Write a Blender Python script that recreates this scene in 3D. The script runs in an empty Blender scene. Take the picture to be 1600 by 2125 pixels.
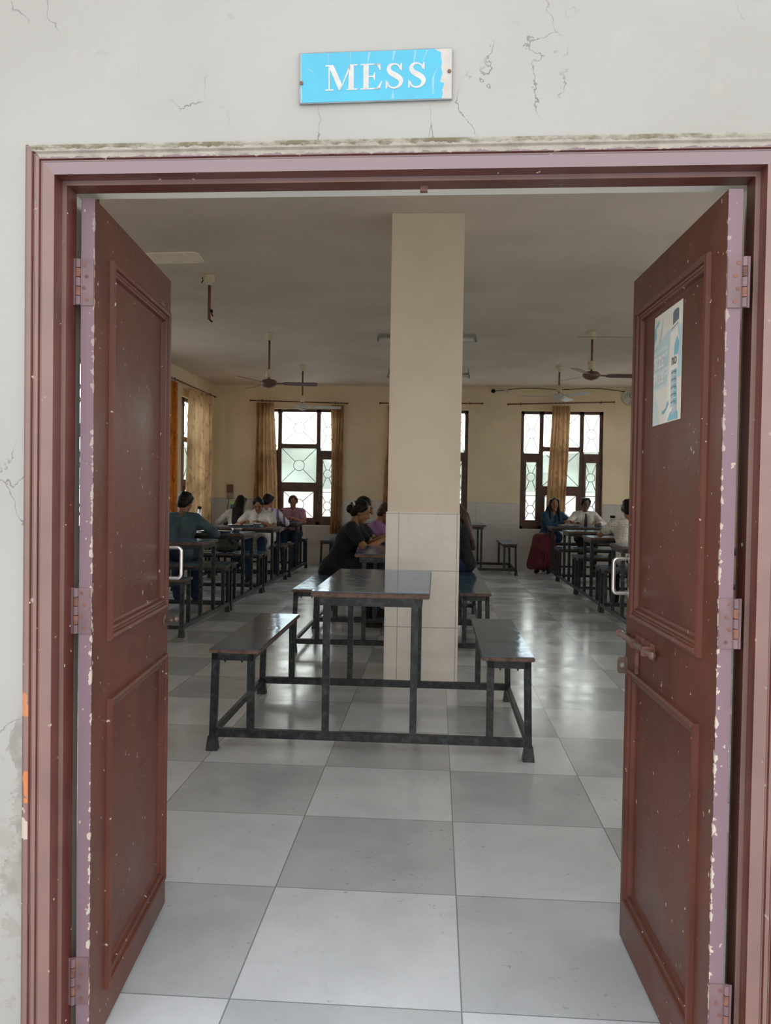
import bpy, bmesh, math, random
from mathutils import Vector, Matrix, Euler, Quaternion
random.seed(7)
PI = math.pi
sc = bpy.context.scene
col = sc.collection

# ------------------------------------------------------------------ materials
def newmat(name):
    m = bpy.data.materials.new(name); m.use_nodes = True
    nt = m.node_tree; nt.nodes.clear()
    return m, nt
class N:
    def __init__(s, nt): s.nt = nt
    def n(s, t, **kw):
        nd = s.nt.nodes.new(t)
        for k, v in kw.items():
            if k.startswith('i_'):
                nd.inputs[k[2:].replace('_', ' ')].default_value = v
            else: setattr(nd, k, v)
        return nd
    def l(s, a, b): s.nt.links.new(a, b)
    def math(s, op, a, b=None, c=None, clamp=False):
        nd = s.nt.nodes.new('ShaderNodeMath'); nd.operation = op; nd.use_clamp = clamp
        for i, v in enumerate((a, b, c)):
            if v is None: continue
            if isinstance(v, (int, float)): nd.inputs[i].default_value = v
            else: s.l(v, nd.inputs[i])
        return nd.outputs[0]
    def mix(s, f, a, b):
        nd = s.nt.nodes.new('ShaderNodeMix'); nd.data_type = 'RGBA'; nd.clamp_factor = True
        for k, v in ((0, f), (6, a), (7, b)):
            if isinstance(v, (int, float)): nd.inputs[k].default_value = v
            elif isinstance(v, (tuple, list)): nd.inputs[k].default_value = (*v[:3], 1)
            else: s.l(v, nd.inputs[k])
        return nd.outputs[2]
    def coord(s, which='Object'):
        return s.n('ShaderNodeTexCoord').outputs[which]
    def world(s):
        return s.n('ShaderNodeNewGeometry').outputs['Position']
    def sep(s, v):
        nd = s.n('ShaderNodeSeparateXYZ'); s.l(v, nd.inputs[0]); return nd.outputs
    def noise(s, v, scale, detail=4, rough=.55, dist=0, stretch=None):
        if stretch is not None:
            mp = s.n('ShaderNodeMapping'); mp.inputs['Scale'].default_value = stretch
            s.l(v, mp.inputs[0]); v = mp.outputs[0]
        nd = s.n('ShaderNodeTexNoise'); s.l(v, nd.inputs['Vector'])
        nd.inputs['Scale'].default_value = scale; nd.inputs['Detail'].default_value = detail
        nd.inputs['Roughness'].default_value = rough; nd.inputs['Distortion'].default_value = dist
        return nd.outputs['Fac']
    def ramp(s, f, lo, hi):
        nd = s.n('ShaderNodeMapRange'); nd.clamp = True; nd.interpolation_type = 'SMOOTHSTEP'
        s.l(f, nd.inputs[0]); nd.inputs[1].default_value = lo; nd.inputs[2].default_value = hi
        return nd.outputs[0]
    def out(s, sh): 
        o = s.n('ShaderNodeOutputMaterial'); s.l(sh, o.inputs[0])
    def bsdf(s, base, rough=.5, metal=0, spec=.5, coat=0, coatr=.1, bump=None, bstr=.3, bdist=.01):
        b = s.n('ShaderNodeBsdfPrincipled')
        for k, v in (('Base Color', base), ('Roughness', rough), ('Metallic', metal), ('Specular IOR Level', spec), ('Coat Weight', coat), ('Coat Roughness', coatr)):
            if isinstance(v, (int, float)): b.inputs[k].default_value = v
            elif isinstance(v, (tuple, list)): b.inputs[k].default_value = (*v[:3], 1)
            else: s.l(v, b.inputs[k])
        if bump is not None:
            bp = s.n('ShaderNodeBump'); bp.inputs['Strength'].default_value = bstr; bp.inputs['Distance'].default_value = bdist
            s.l(bump, bp.inputs['Height']); s.l(bp.outputs[0], b.inputs['Normal'])
        return b.outputs[0]

def simple(name, c, rough=.5, metal=0, spec=.5, var=.25, scale=12, coat=0, bump=0):
    m, nt = newmat(name); k = N(nt)
    f = k.noise(k.coord(), scale)
    base = k.mix(k.ramp(f, .3, .7), tuple(x*(1-var) for x in c), tuple(min(1, x*(1+var)) for x in c))
    k.out(k.bsdf(base, rough, metal, spec, coat, bump=(f if bump else None), bstr=bump or 0))
    return m

def mat_exterior():
    m, nt = newmat('exterior_plaster'); k = N(nt); w = k.world(); x, y, z = k.sep(w)
    big = k.noise(w, 1.6, 5); med = k.noise(w, 7, 6, .65); fine = k.noise(w, 60, 4)
    base = k.mix(k.ramp(big, .35, .7), (.345, .338, .320), (.305, .296, .275))
    base = k.mix(k.math('MULTIPLY', k.ramp(med, .60, .78), .30), base, (.45, .43, .39))
    spots = k.noise(w, 22, 2, .4, .6)
    base = k.mix(k.math('MULTIPLY', k.ramp(spots, .73, .77), .5), base, (.28, .28, .27))
    # hairline cracks
    vo = k.n('ShaderNodeTexVoronoi', feature='DISTANCE_TO_EDGE'); vo.inputs['Scale'].default_value = 5
    mp = k.n('ShaderNodeMapping'); mp.inputs['Scale'].default_value = (1, 1, .55)
    wob = k.n('ShaderNodeTexNoise'); wob.inputs['Scale'].default_value = 9; wob.inputs['Detail'].default_value = 6
    k.l(w, wob.inputs['Vector'])
    va = k.n('ShaderNodeVectorMath', operation='MULTIPLY_ADD'); k.l(wob.outputs['Color'], va.inputs[0]); va.inputs[1].default_value = (.14, .14, .14); k.l(w, va.inputs[2])
    k.l(va.outputs[0], mp.inputs[0]); k.l(mp.outputs[0], vo.inputs['Vector'])
    crack = k.math('LESS_THAN', vo.outputs['Distance'], .004)
    mask = k.ramp(k.noise(w, 3.1, 3), .52, .60)
    base = k.mix(k.math('MULTIPLY', k.math('MULTIPLY', crack, mask), .75), base, (.11, .105, .10))
    # cement laid bare beside the lower left of the frame
    d = k.math('ADD', x, .90)
    lim = k.math('MULTIPLY_ADD', k.noise(w, 9, 6, .65), .26, -.108)
    low = k.ramp(z, .84, .70)
    edge = k.math('ADD', d, k.math('MULTIPLY', lim, low))
    bare = k.math('MULTIPLY', k.ramp(edge, -.004, .000), k.math('MULTIPLY', k.ramp(z, .84, .78), k.ramp(z, .38, .44)))
    bare = k.math('MULTIPLY', bare, k.math('LESS_THAN', x, -.5))
    cem = k.mix(k.ramp(k.noise(w, 30, 5), .35, .7), (.22, .215, .195), (.32, .31, .28))
    base = k.mix(bare, base, cem)
    peel = k.math('MULTIPLY', k.ramp(k.noise(w, 13, 6, .7, .8), .55, .58), k.math('MULTIPLY', k.ramp(z, .66, .5), k.math('LESS_THAN', x, -.5)))
    base = k.mix(k.math('MULTIPLY', peel, .8), base, (.27, .26, .235))
    h = k.math('ADD', k.math('MULTIPLY', fine, .3), k.math('MULTIPLY', bare, -1.2))
    k.out(k.bsdf(base, .85, spec=.2, bump=h, bstr=.35, bdist=.006))
    return m

def mat_paint(name, c, chips=True, rough=.33, coat=.25):
    # glossy brown enamel with dust, streaks and flaked chips
    m, nt = newmat(name); k = N(nt); w = k.coord(); wp = k.world()
    f = k.noise(wp, 5, 5); st = k.noise(wp, 9, 5, .6, 0, (1, 1, .25))
    base = k.mix(k.ramp(f, .3, .7), tuple(v*.82 for v in c), tuple(v*1.18 for v in c))
    dust = k.math('MULTIPLY', k.ramp(st, .5, .8), .22)
    base = k.mix(dust, base, (.30, .22, .19))
    if chips:
        n1 = k.noise(wp, 55, 2, .5)
        base = k.mix(k.ramp(n1, .80, .82), base, (.72, .62, .52))
        n2 = k.noise(wp, 16, 3, .5)
        base = k.mix(k.ramp(n2, .80, .82), base, (.62, .22, .09))
    rg = k.mix(k.ramp(f, .3, .7), (rough-.06,)*3, (rough+.12,)*3)
    k.out(k.bsdf(base, rg, spec=.5, coat=coat, coatr=.18, bump=k.noise(wp, 30, 3), bstr=.08, bdist=.004))
    return m

def mat_leaf(edge_u, sgn):
    # door enamel whose hinge-side arris is flaked to the pale primer
    m, nt = newmat('door_enamel'); k = N(nt); o = k.coord(); wp = k.world(); u, t, z = k.sep(o)
    c = (.086, .026, .017)
    f = k.noise(wp, 4, 5); st = k.noise(wp, 9, 5, .6, 0, (1, 1, .2))
    base = k.mix(k.ramp(f, .3, .7), tuple(v*.8 for v in c), tuple(v*1.2 for v in c))
    base = k.mix(k.math('MULTIPLY', k.ramp(st, .45, .8), .12), base, (.15, .085, .06))
    base = k.mix(k.math('LESS_THAN', u, .0006), base, (.178, .112, .138))  # hinge edge: purplish paint with its sky reflection put into the colour
    band = k.math('SUBTRACT', 1, k.math('MULTIPLY', k.math('ADD', k.math('ABSOLUTE', u), k.math('ABSOLUTE', t)), 130), clamp=True)
    lown = k.ramp(z, 1.75, .9)
    e = k.math('MULTIPLY', k.math('GREATER_THAN', k.math('ADD', k.noise(wp, 44, 4, .6), k.math('MULTIPLY', band, .13)), .63), k.math('GREATER_THAN', band, .02))
    base = k.mix(k.math('MULTIPLY', e, k.math('MULTIPLY_ADD', lown, .6, .4)), base, (.50, .43, .36))
    base = k.mix(k.ramp(k.noise(wp, 60, 2, .5), .715, .735), base, (.42, .34, .28))
    rg = k.mix(k.ramp(f, .3, .7), (.27,)*3, (.46,)*3)
    k.out(k.bsdf(base, rg, spec=.17, coat=.0, coatr=.2, bump=k.noise(wp, 30, 3), bstr=.06, bdist=.004))
    return m

def mat_lintel():
    # frame head: brown enamel below with a lavender sky reflection painted in, flaked pale layer, mossy cement on top
    m, nt = newmat('frame_enamel'); k = N(nt); wp = k.world(); x, y, z = k.sep(wp)
    c = (.085, .022, .016)
    f = k.noise(wp, 5, 5)
    base = k.mix(k.ramp(f, .3, .7), tuple(v*.85 for v in c), tuple(v*1.2 for v in c))
    base = k.mix(k.math('MULTIPLY', k.ramp(k.noise(wp, 9, 4, .6, 0, (1, 1, .2)), .5, .8), .2), base, (.3, .22, .2))
    base = k.mix(k.ramp(k.noise(wp, 48, 2, .5), .735, .755), base, (.72, .62, .52))
    base = k.mix(k.math('MULTIPLY', k.ramp(k.noise(wp, 14, 3), .76, .78), k.math('LESS_THAN', z, 1.3)), base, (.66, .22, .07))
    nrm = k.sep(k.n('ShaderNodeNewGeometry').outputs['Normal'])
    face = k.ramp(k.math('MULTIPLY', nrm[1], -1), .80, .97)   # daylight painted in: outward faces get a lighter colour than the reveals
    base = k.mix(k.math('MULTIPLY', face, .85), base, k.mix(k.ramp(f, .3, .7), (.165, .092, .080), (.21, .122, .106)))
    top = k.math('MULTIPLY', k.math('GREATER_THAN', k.math('ADD', x, z), 1.160), k.math('GREATER_THAN', k.math('SUBTRACT', z, x), 1.339))
    base = k.mix(k.math('MULTIPLY', k.math('MULTIPLY', k.math('GREATER_THAN', z, 1.986), k.math('MULTIPLY', face, top)), .8), base, (.175, .125, .145))
    oc = k.math('MULTIPLY', k.math('LESS_THAN', x, -.878), k.math('GREATER_THAN', k.noise(wp, 17, 3, .5, 0, (1, 1, .6)), .52))
    base = k.mix(k.math('MULTIPLY', oc, k.math('COMPARE', z, .665, .035)), base, (.50, .15, .045))
    base = k.mix(k.math('MULTIPLY', oc, k.math('COMPARE', z, .585, .035)), base, (.48, .38, .32))
    base = k.mix(k.math('MULTIPLY', oc, k.math('COMPARE', z, .865, .045)), base, (.45, .15, .06))
    zz = k.math('ADD', z, k.math('MULTIPLY_ADD', k.noise(wp, 45, 4, .6), .018, -.009))
    pale = k.mix(k.ramp(k.noise(wp, 20, 5, .7), .4, .7), (.36, .32, .28), (.25, .22, .19))
    moss = k.mix(k.ramp(k.noise(wp, 14, 5, .7), .42, .64), (.29, .27, .22), (.11, .092, .05))
    inx = k.math('MULTIPLY', k.math('GREATER_THAN', k.math('SUBTRACT', x, k.math('MULTIPLY', z, -1)), 1.165), k.math('GREATER_THAN', zz, 2.024))
    base = k.mix(inx, base, pale)
    inm = k.math('MULTIPLY', inx, k.math('GREATER_THAN', zz, 2.041))
    base = k.mix(inm, base, moss)
    rg = k.mix(inx, k.mix(f, (.26,)*3, (.42,)*3), (.85,)*3)
    k.out(k.bsdf(base, rg, spec=.5, bump=k.math('ADD', k.math('MULTIPLY', inx, k.noise(wp, 60, 4)), k.math('MULTIPLY', k.noise(wp, 30, 3), .15)), bstr=.5, bdist=.006))
    return m

T = .6; OX, OY = .0865, 3.8404
def mat_floor():
    m, nt = newmat('checker_stone_floor'); k = N(nt); w = k.world(); x, y, z = k.sep(w)
    u = k.math('DIVIDE', k.math('SUBTRACT', x, OX), T); v = k.math('DIVIDE', k.math('SUBTRACT', y, OY), T)
    par = k.math('FLOORED_MODULO', k.math('ADD', k.math('FLOOR', u), k.math('FLOOR', v)), 2)
    fu = k.math('FRACT', u); fv = k.math('FRACT', v)
    du = k.math('MINIMUM', fu, k.math('SUBTRACT', 1, fu)); dv = k.math('MINIMUM', fv, k.math('SUBTRACT', 1, fv))
    joint = k.math('LESS_THAN', k.math('MINIMUM', du, dv), .0035)
    tint = k.n('ShaderNodeTexWhiteNoise'); tint.noise_dimensions = '2D'
    cb = k.n('ShaderNodeCombineXYZ'); k.l(k.math('FLOOR', u), cb.inputs[0]); k.l(k.math('FLOOR', v), cb.inputs[1]); k.l(cb.outputs[0], tint.inputs['Vector'])
    tv = k.math('MULTIPLY_ADD', tint.outputs[0], .16, .92)
    n1 = k.noise(w, 3.5, 6, .6, .4); n2 = k.noise(w, 26, 5, .65)
    lite = k.mix(k.ramp(n1, .3, .7), (.55, .575, .60), (.63, .66, .69))
    dark = k.mix(k.ramp(n1, .3, .7), (.39, .41, .428), (.46, .482, .50))
    base = k.mix(par, lite, dark)
    mu = k.n('ShaderNodeMix', data_type='RGBA', blend_type='MULTIPLY'); mu.inputs[0].default_value = 1
    k.l(base, mu.inputs[6]); k.l(tv, mu.inputs[7]); base = mu.outputs[2]
    dirt = k.math('MULTIPLY', k.ramp(k.noise(w, 38, 3, .55, .5), .63, .74), k.ramp(k.noise(w, 2.5, 3), .45, .6))
    base = k.mix(k.math('MULTIPLY', dirt, .55), base, (.14, .135, .125))
    base = k.mix(k.math('MULTIPLY', k.ramp(n2, .5, .8), .12), base, (.2, .2, .19))
    base = k.mix(k.math('MULTIPLY', joint, .75), base, (.10, .105, .10))
    rg = k.mix(k.ramp(n1, .3, .75), (.13,)*3, (.26,)*3)
    k.out(k.bsdf(base, rg, spec=.5, bump=k.math('ADD', k.math('MULTIPLY', n2, .12), k.math('MULTIPLY', joint, -.8)), bstr=.12, bdist=.003))
    return m

def mat_wall(name, c, rough=.7, var=.10, streak=.15):
    m, nt = newmat(name); k = N(nt); w = k.world()
    f = k.noise(w, 1.3, 5); s = k.noise(w, 5, 5, .6, 0, (1, 1, .15))
    base = k.mix(k.ramp(f, .3, .7), tuple(v*(1-var) for v in c), tuple(v*(1+var*.6) for v in c))
    base = k.mix(k.math('MULTIPLY', k.ramp(s, .55, .8), streak), base, tuple(v*.6 for v in c))
    k.out(k.bsdf(base, rough, spec=.3, bump=k.noise(w, 45, 3), bstr=.06, bdist=.005))
    return m

def mat_tile(name, c, axis, size, off, zs, zoff, rough=.2):
    m, nt = newmat(name); k = N(nt); w = k.world(); xyz = k.sep(w)
    u = k.math('DIVIDE', k.math('SUBTRACT', xyz[axis], off), size); v = k.math('DIVIDE', k.math('SUBTRACT', xyz[2], zoff), zs)
    fu = k.math('FRACT', u); fv = k.math('FRACT', v)
    du = k.math('MULTIPLY', k.math('MINIMUM', fu, k.math('SUBTRACT', 1, fu)), size)
    dv = k.math('MULTIPLY', k.math('MINIMUM', fv, k.math('SUBTRACT', 1, fv)), zs)
    joint = k.math('LESS_THAN', k.math('MINIMUM', du, dv), .003)
    n1 = k.noise(w, 2.6, 7, .62, 1.2); vein = k.math('ABSOLUTE', k.math('SUBTRACT', n1, .5))
    base = k.mix(k.ramp(n1, .3, .7), tuple(q*.92 for q in c), c)
    base = k.mix(k.math('MULTIPLY', k.math('SUBTRACT', 1, k.ramp(vein, 0, .03)), .12), base, tuple(q*.6 for q in c))
    base = k.mix(k.math('MULTIPLY', joint, .65), base, (.2, .18, .15))
    k.out(k.bsdf(base, rough, spec=.45))
    return m

def mat_laminate(name, c):
    m, nt = newmat(name); k = N(nt); w = k.world()
    f = k.noise(w, 4, 5, .6); s = k.noise(w, 17, 5, .65, .6)
    base = k.mix(k.ramp(f, .3, .7), tuple(v*.8 for v in c), tuple(v*1.25 for v in c))
    base = k.mix(k.math('MULTIPLY', k.ramp(s, .55, .8), .25), base, (.16, .17, .17))
    rg = k.mix(k.ramp(s, .35, .75), (.07,)*3, (.16,)*3)
    bp = k.n('ShaderNodeBump'); bp.inputs['Strength'].default_value = .2; bp.inputs['Distance'].default_value = .008; k.l(k.noise(w, 5, 2, .4, .5), bp.inputs['Height'])
    d = k.n('ShaderNodeBsdfDiffuse'); k.l(base, d.inputs[0]); k.l(bp.outputs[0], d.inputs['Normal'])
    g = k.n('ShaderNodeBsdfGlossy'); g.inputs[0].default_value = (.76, .87, 1, 1); k.l(rg, g.inputs['Roughness']); k.l(bp.outputs[0], g.inputs['Normal'])
    fr = k.n('ShaderNodeFresnel'); fr.inputs['IOR'].default_value = 1.38; k.l(bp.outputs[0], fr.inputs['Normal'])
    ms = k.n('ShaderNodeMixShader'); k.l(fr.outputs[0], ms.inputs[0]); k.l(d.outputs[0], ms.inputs[1]); k.l(g.outputs[0], ms.inputs[2])
    k.out(ms.outputs[0])
    return m

def mat_steel_paint():
    m, nt = newmat('scuffed_black_steel'); k = N(nt); w = k.world()
    s = k.noise(w, 21, 6, .7, .4); r = k.noise(w, 8, 5)
    base = k.mix(k.ramp(s, .42, .75), (.008, .010, .012), (.052, .060, .064))
    base = k.mix(k.math('MULTIPLY', k.ramp(r, .60, .75), .3), base, (.11, .07, .045))
    base = k.mix(k.ramp(k.noise(w, 75, 2), .80, .82), base, (.5, .5, .48))
    k.out(k.bsdf(base, .45, metal=.1, spec=.35, bump=s, bstr=.12, bdist=.003))
    return m

def mat_glass(name, a0, a1, diff):
    m, nt = newmat(name); k = N(nt); w = k.world()
    f = k.noise(w, 1.7, 4)
    tr = k.n('ShaderNodeBsdfTransparent'); k.l(k.mix(k.ramp(f, .3, .7), a0, a1), tr.inputs[0])
    tl = k.n('ShaderNodeBsdfTranslucent'); tl.inputs[0].default_value = (.85, .93, .90, 1)
    gl = k.n('ShaderNodeBsdfGlossy'); gl.inputs['Roughness'].default_value = .3
    a = k.n('ShaderNodeMixShader'); a.inputs[0].default_value = diff; k.l(tr.outputs[0], a.inputs[1]); k.l(tl.outputs[0], a.inputs[2])
    b = k.n('ShaderNodeMixShader'); b.inputs[0].default_value = .04; k.l(a.outputs[0], b.inputs[1]); k.l(gl.outputs[0], b.inputs[2])
    k.out(b.outputs[0])
    return m

def mat_curtain(name, c, dark, trans=.35):
    m, nt = newmat(name); k = N(nt); o = k.coord(); w = k.world(); x, y, z = k.sep(w)
    wv = k.noise(w, 3.5, 3, .5, .5, (1, 1, .8)); motif = k.noise(w, 11, 3, .55, .8, (1, 1, .55))
    base = k.mix(k.math('MULTIPLY', k.ramp(wv, .42, .62), .5), c, dark)
    base = k.mix(k.math('MULTIPLY', k.ramp(motif, .55, .63), .55), base, tuple(v*.55 for v in dark))
    d = k.n('ShaderNodeBsdfDiffuse'); k.l(base, d.inputs[0])
    t = k.n('ShaderNodeBsdfTranslucent'); k.l(base, t.inputs[0])
    a = k.n('ShaderNodeMixShader'); a.inputs[0].default_value = trans; k.l(d.outputs[0], a.inputs[1]); k.l(t.outputs[0], a.inputs[2])
    k.out(a.outputs[0])
    return m

def mat_cloth(name, c, pattern=None):
    m, nt = newmat(name); k = N(nt); o = k.coord()
    f = k.noise(o, 9, 4); base = k.mix(k.ramp(f, .3, .7), tuple(v*.75 for v in c), tuple(min(1, v*1.2) for v in c))
    if pattern == 'dots':
        vo = k.n('ShaderNodeTexVoronoi'); vo.inputs['Scale'].default_value = 38; vo.inputs['Randomness'].default_value = .15; k.l(o, vo.inputs['Vector'])
        base = k.mix(k.math('MULTIPLY', k.math('LESS_THAN', vo.outputs['Distance'], .26), .75), base, (.12, .10, .09))
    if pattern == 'stripe':
        x, y, z = k.sep(o)
        base = k.mix(k.math('GREATER_THAN', k.math('SINE', k.math('MULTIPLY', x, 75)), .35), base, (.16, .10, .30))
    k.out(k.bsdf(base, .85, spec=.15, bump=k.noise(o, 14, 4, .6, .5), bstr=.5, bdist=.02))
    return m

M = {}
M['ext'] = mat_exterior()
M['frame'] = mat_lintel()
M['floor'] = mat_floor()
M['wall'] = mat_wall('cream_wall_paint', (.86, .70, .46))
M['pillar'] = mat_wall('pillar_paint', (.93, .79, .63), streak=.05)
M['ceil'] = mat_wall('ceiling_paint', (.76, .65, .54), streak=.05)
M['reveal'] = mat_wall('reveal_paint', (.76, .74, .68))
M['dado_b'] = mat_tile('dado_tiles_back', (.60, .565, .51), 0, .62, .10, .40, -.02)
M['dado_l'] = mat_tile('dado_tiles_left', (.60, .565, .51), 1, .62, .1, .40, -.02)
M['pillar_tile'] = mat_tile('pillar_tiles', (.93, .84, .74), 0, .41, -.263, .40, -.02, .16)
M['ground'] = simple('concrete_ground', (.42, .41, .39), .9, var=.15, scale=3)
M['brown'] = mat_paint('brown_enamel', (.125, .042, .026))
M['lam'] = mat_laminate('dark_blue_grey_laminate', (.07, .115, .165))
M['lam2'] = mat_laminate('worn_grey_laminate', (.075, .085, .095))
M['edge'] = simple('worn_wood_edge', (.10, .055, .038), .6, var=.5, scale=30)
M['steel'] = mat_steel_paint()
M['glass'] = mat_glass('frosted_glass', (.70, .80, .78), (.90, .96, .94), .2)
m_, nt_ = newmat('clear_glass'); k_ = N(nt_); t_ = k_.n('ShaderNodeBsdfTransparent'); t_.inputs[0].default_value = (.95, .97, .96, 1); g_ = k_.n('ShaderNodeBsdfGlossy'); g_.inputs['Roughness'].default_value = .05
x_ = k_.n('ShaderNodeMixShader'); x_.inputs[0].default_value = .05; k_.l(t_.outputs[0], x_.inputs[1]); k_.l(g_.outputs[0], x_.inputs[2]); k_.out(x_.outputs[0]); M['clear'] = m_
M['wood'] = simple('dark_window_wood', (.075, .028, .016), .42, var=.3, scale=7)
M['iron'] = simple('grille_iron', (.05, .055, .055), .5)
M['metal'] = simple('bright_steel', (.62, .60, .58), .3, metal=.9, var=.15)
M['hinge'] = simple('painted_hinge', (.135, .075, .085), .5, var=.2)
M['rust'] = simple('rusty_steel', (.14, .05, .033), .7, var=.5, scale=40)
M['brass'] = simple('tarnished_latch', (.15, .095, .075), .4, metal=.4, var=.3)
M['curt'] = mat_curtain('golden_curtain', (.50, .30, .15), (.30, .14, .065))
M['curt2'] = mat_curtain('pale_golden_curtain', (.72, .48, .26), (.50, .28, .13), .5)
M['curt3'] = mat_curtain('orange_curtain', (.85, .30, .06), (.55, .16, .03), .5)
M['fan_brown'] = simple('brown_fan_metal', (.13, .06, .045), .35, var=.2)
M['fan_white'] = simple('white_fan_metal', (.62, .60, .56), .4, var=.1)
M['cream'] = simple('cream_plastic', (.68, .58, .38), .5, var=.12)
M['rod'] = simple('rusty_rod', (.15, .05, .03), .55, var=.4, scale=20)
M['white'] = simple('white_plastic', (.75, .74, .71), .4, var=.06)
M['black'] = simple('black_plastic', (.02, .02, .022), .4)
M['tube'] = simple('tube_glass', (.8, .8, .78), .25, var=.04)
M['skin'] = simple('skin_warm', (.27, .115, .058), .55, spec=.3, var=.12, scale=10)
M['skin_d'] = simple('skin_deep', (.12, .055, .035), .55, var=.12, scale=10)
M['hair'] = simple('black_hair', (.006, .005, .005), .5, spec=.2, var=.4, scale=30, bump=.4)
M['hair_b'] = simple('brown_hair', (.045, .02, .012), .5, spec=.2, var=.4, scale=30, bump=.4)
M['eye'] = simple('dark_eye', (.015, .01, .008), .2)
M['lip'] = simple('lip', (.25, .07, .06), .45)
for nm, c in dict(teal=(.065, .10, .12), white=(.62, .59, .54), pink=(.38, .20, .26), black=(.013, .014, .017), dk=(.018, .022, .028), purple=(.27, .13, .30),
                  denim=(.022, .05, .085), jeans=(.02, .035, .07), maroon=(.13, .03, .04), shirt=(.60, .56, .50), trouser=(.016, .016, .018), shoe=(.03, .025, .022), tie=(.03, .03, .035), olive=(.05, .055, .04)).items():
    M[nm] = mat_cloth(nm+'_cloth', c)
M['dots'] = mat_cloth('dotted_cloth', (.66, .61, .52), 'dots')
M['stripe'] = mat_cloth('striped_cloth', (.6, .57, .56), 'stripe')

# ------------------------------------------------------------------ mesh helpers
class MB:
    def __init__(s): s.v = []; s.f = []; s.m = []
    def add(s, vs, fs, mi=0):
        b = len(s.v); s.v += [tuple(v) for v in vs]
        for f in fs: s.f.append(tuple(i+b for i in f)); s.m.append(mi)
        return s
    def box(s, x0, x1, y0, y1, z0, z1, mi=0, mat=None):
        vs = [Vector(p) for p in ((x0,y0,z0),(x1,y0,z0),(x1,y1,z0),(x0,y1,z0),(x0,y0,z1),(x1,y0,z1),(x1,y1,z1),(x0,y1,z1))]
        if mat: vs = [mat @ v for v in vs]
        return s.add(vs, [(0,3,2,1),(4,5,6,7),(0,1,5,4),(1,2,6,5),(2,3,7,6),(3,0,4,7)], mi)
    def tube(s, pts, r, n=8, mi=0, cap=True):
        pts = [Vector(p) for p in pts]; rr = r if isinstance(r, (list, tuple)) else [r]*len(pts)
        b = len(s.v); t0 = (pts[1]-pts[0]).normalized()
        up = Vector((0,0,1)) if abs(t0.z) < .9 else Vector((1,0,0))
        nx = t0.cross(up).normalized()
        for i, p in enumerate(pts):
            t = (pts[min(i+1, len(pts)-1)]-pts[max(i-1, 0)]).normalized()
            nx = (nx - t*nx.dot(t)).normalized(); ny = t.cross(nx)
            for j in range(n):
                a = 2*PI*j/n; s.v.append(tuple(p+(nx*math.cos(a)+ny*math.sin(a))*rr[i]))
        for i in range(len(pts)-1):
            for j in range(n):
                s.f.append((b+i*n+j, b+i*n+(j+1)%n, b+(i+1)*n+(j+1)%n, b+(i+1)*n+j)); s.m.append(mi)
        if cap:
            s.f.append(tuple(b+j for j in reversed(range(n)))); s.m.append(mi)
            s.f.append(tuple(b+(len(pts)-1)*n+j for j in range(n))); s.m.append(mi)
        return s
    def lathe(s, prof, n=20, c=(0,0,0), mi=0):
        b = len(s.v)
        for r, z in prof:
            for j in range(n):
                a = 2*PI*j/n; s.v.append((c[0]+r*math.cos(a), c[1]+r*math.sin(a), c[2]+z))
        for i in range(len(prof)-1):
            for j in range(n):
                s.f.append((b+i*n+j, b+i*n+(j+1)%n, b+(i+1)*n+(j+1)%n, b+(i+1)*n+j)); s.m.append(mi)
        s.f.append(tuple(b+j for j in reversed(range(n)))); s.m.append(mi)
        s.f.append(tuple(b+(len(prof)-1)*n+j for j in range(n))); s.m.append(mi)
        return s
    def poly(s, pts, mi=0):
        return s.add(pts, [tuple(range(len(pts)))], mi)
    def ball(s, c, r, mi=0, n=10, mat=None):
        rx = r if isinstance(r, (tuple, list)) else (r, r, r)
        b = len(s.v); k = n//2
        for i in range(k+1):
            th = PI*i/k
            for j in range(n):
                a = 2*PI*j/n; p = Vector((rx[0]*math.sin(th)*math.cos(a), rx[1]*math.sin(th)*math.sin(a), rx[2]*math.cos(th)))
                if mat: p = mat @ p
                s.v.append(tuple(p+Vector(c)))
        for i in range(k):
            for j in range(n):
                s.f.append((b+i*n+j, b+(i+1)*n+j, b+(i+1)*n+(j+1)%n, b+i*n+(j+1)%n)); s.m.append(mi)
        return s
    def build(s, name, mats, parent=None, smooth=False, bevel=0, loc=None, rot=None, fix=True):
        me = bpy.data.meshes.new(name); me.from_pydata(s.v, [], s.f)
        if not isinstance(mats, (list, tuple)): mats = [mats]
        for m in mats: me.materials.append(m)
        me.polygons.foreach_set('material_index', s.m)
        if fix:
            bm = bmesh.new(); bm.from_mesh(me)
            bmesh.ops.remove_doubles(bm, verts=bm.verts, dist=1e-6)
            bmesh.ops.recalc_face_normals(bm, faces=bm.faces)
            if bevel:
                es = [e for e in bm.edges if len(e.link_faces) == 2 and e.calc_face_angle(0) > .6]
                bmesh.ops.bevel(bm, geom=es, offset=bevel, segments=2, affect='EDGES', clamp_overlap=True)
            bm.to_mesh(me); bm.free()
        if smooth: me.shade_smooth()
        o = bpy.data.objects.new(name, me); col.objects.link(o)
        if loc is not None: o.location = loc
        if rot is not None: o.rotation_euler = rot
        if parent is not None: o.parent = parent
        return o

def tag(o, label=None, cat=None, group=None, kind=None):
    if label: o['label'] = label
    if cat: o['category'] = cat
    if group: o['group'] = group
    if kind: o['kind'] = kind
    return o
def empty(name, loc=(0,0,0), rz=0):
    o = bpy.data.objects.new(name, None); o.empty_display_size = .1; col.objects.link(o)
    o.location = loc; o.rotation_euler = (0, 0, rz); return o
def struct(o, label=None):
    o['kind'] = 'structure'
    if label: o['label'] = label
    return o
def copy_tree(o, parent=None):
    c = o.copy(); col.objects.link(c)
    if parent is not None: c.parent = parent
    for ch in list(o.children): copy_tree(ch, c)
    return c

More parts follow.
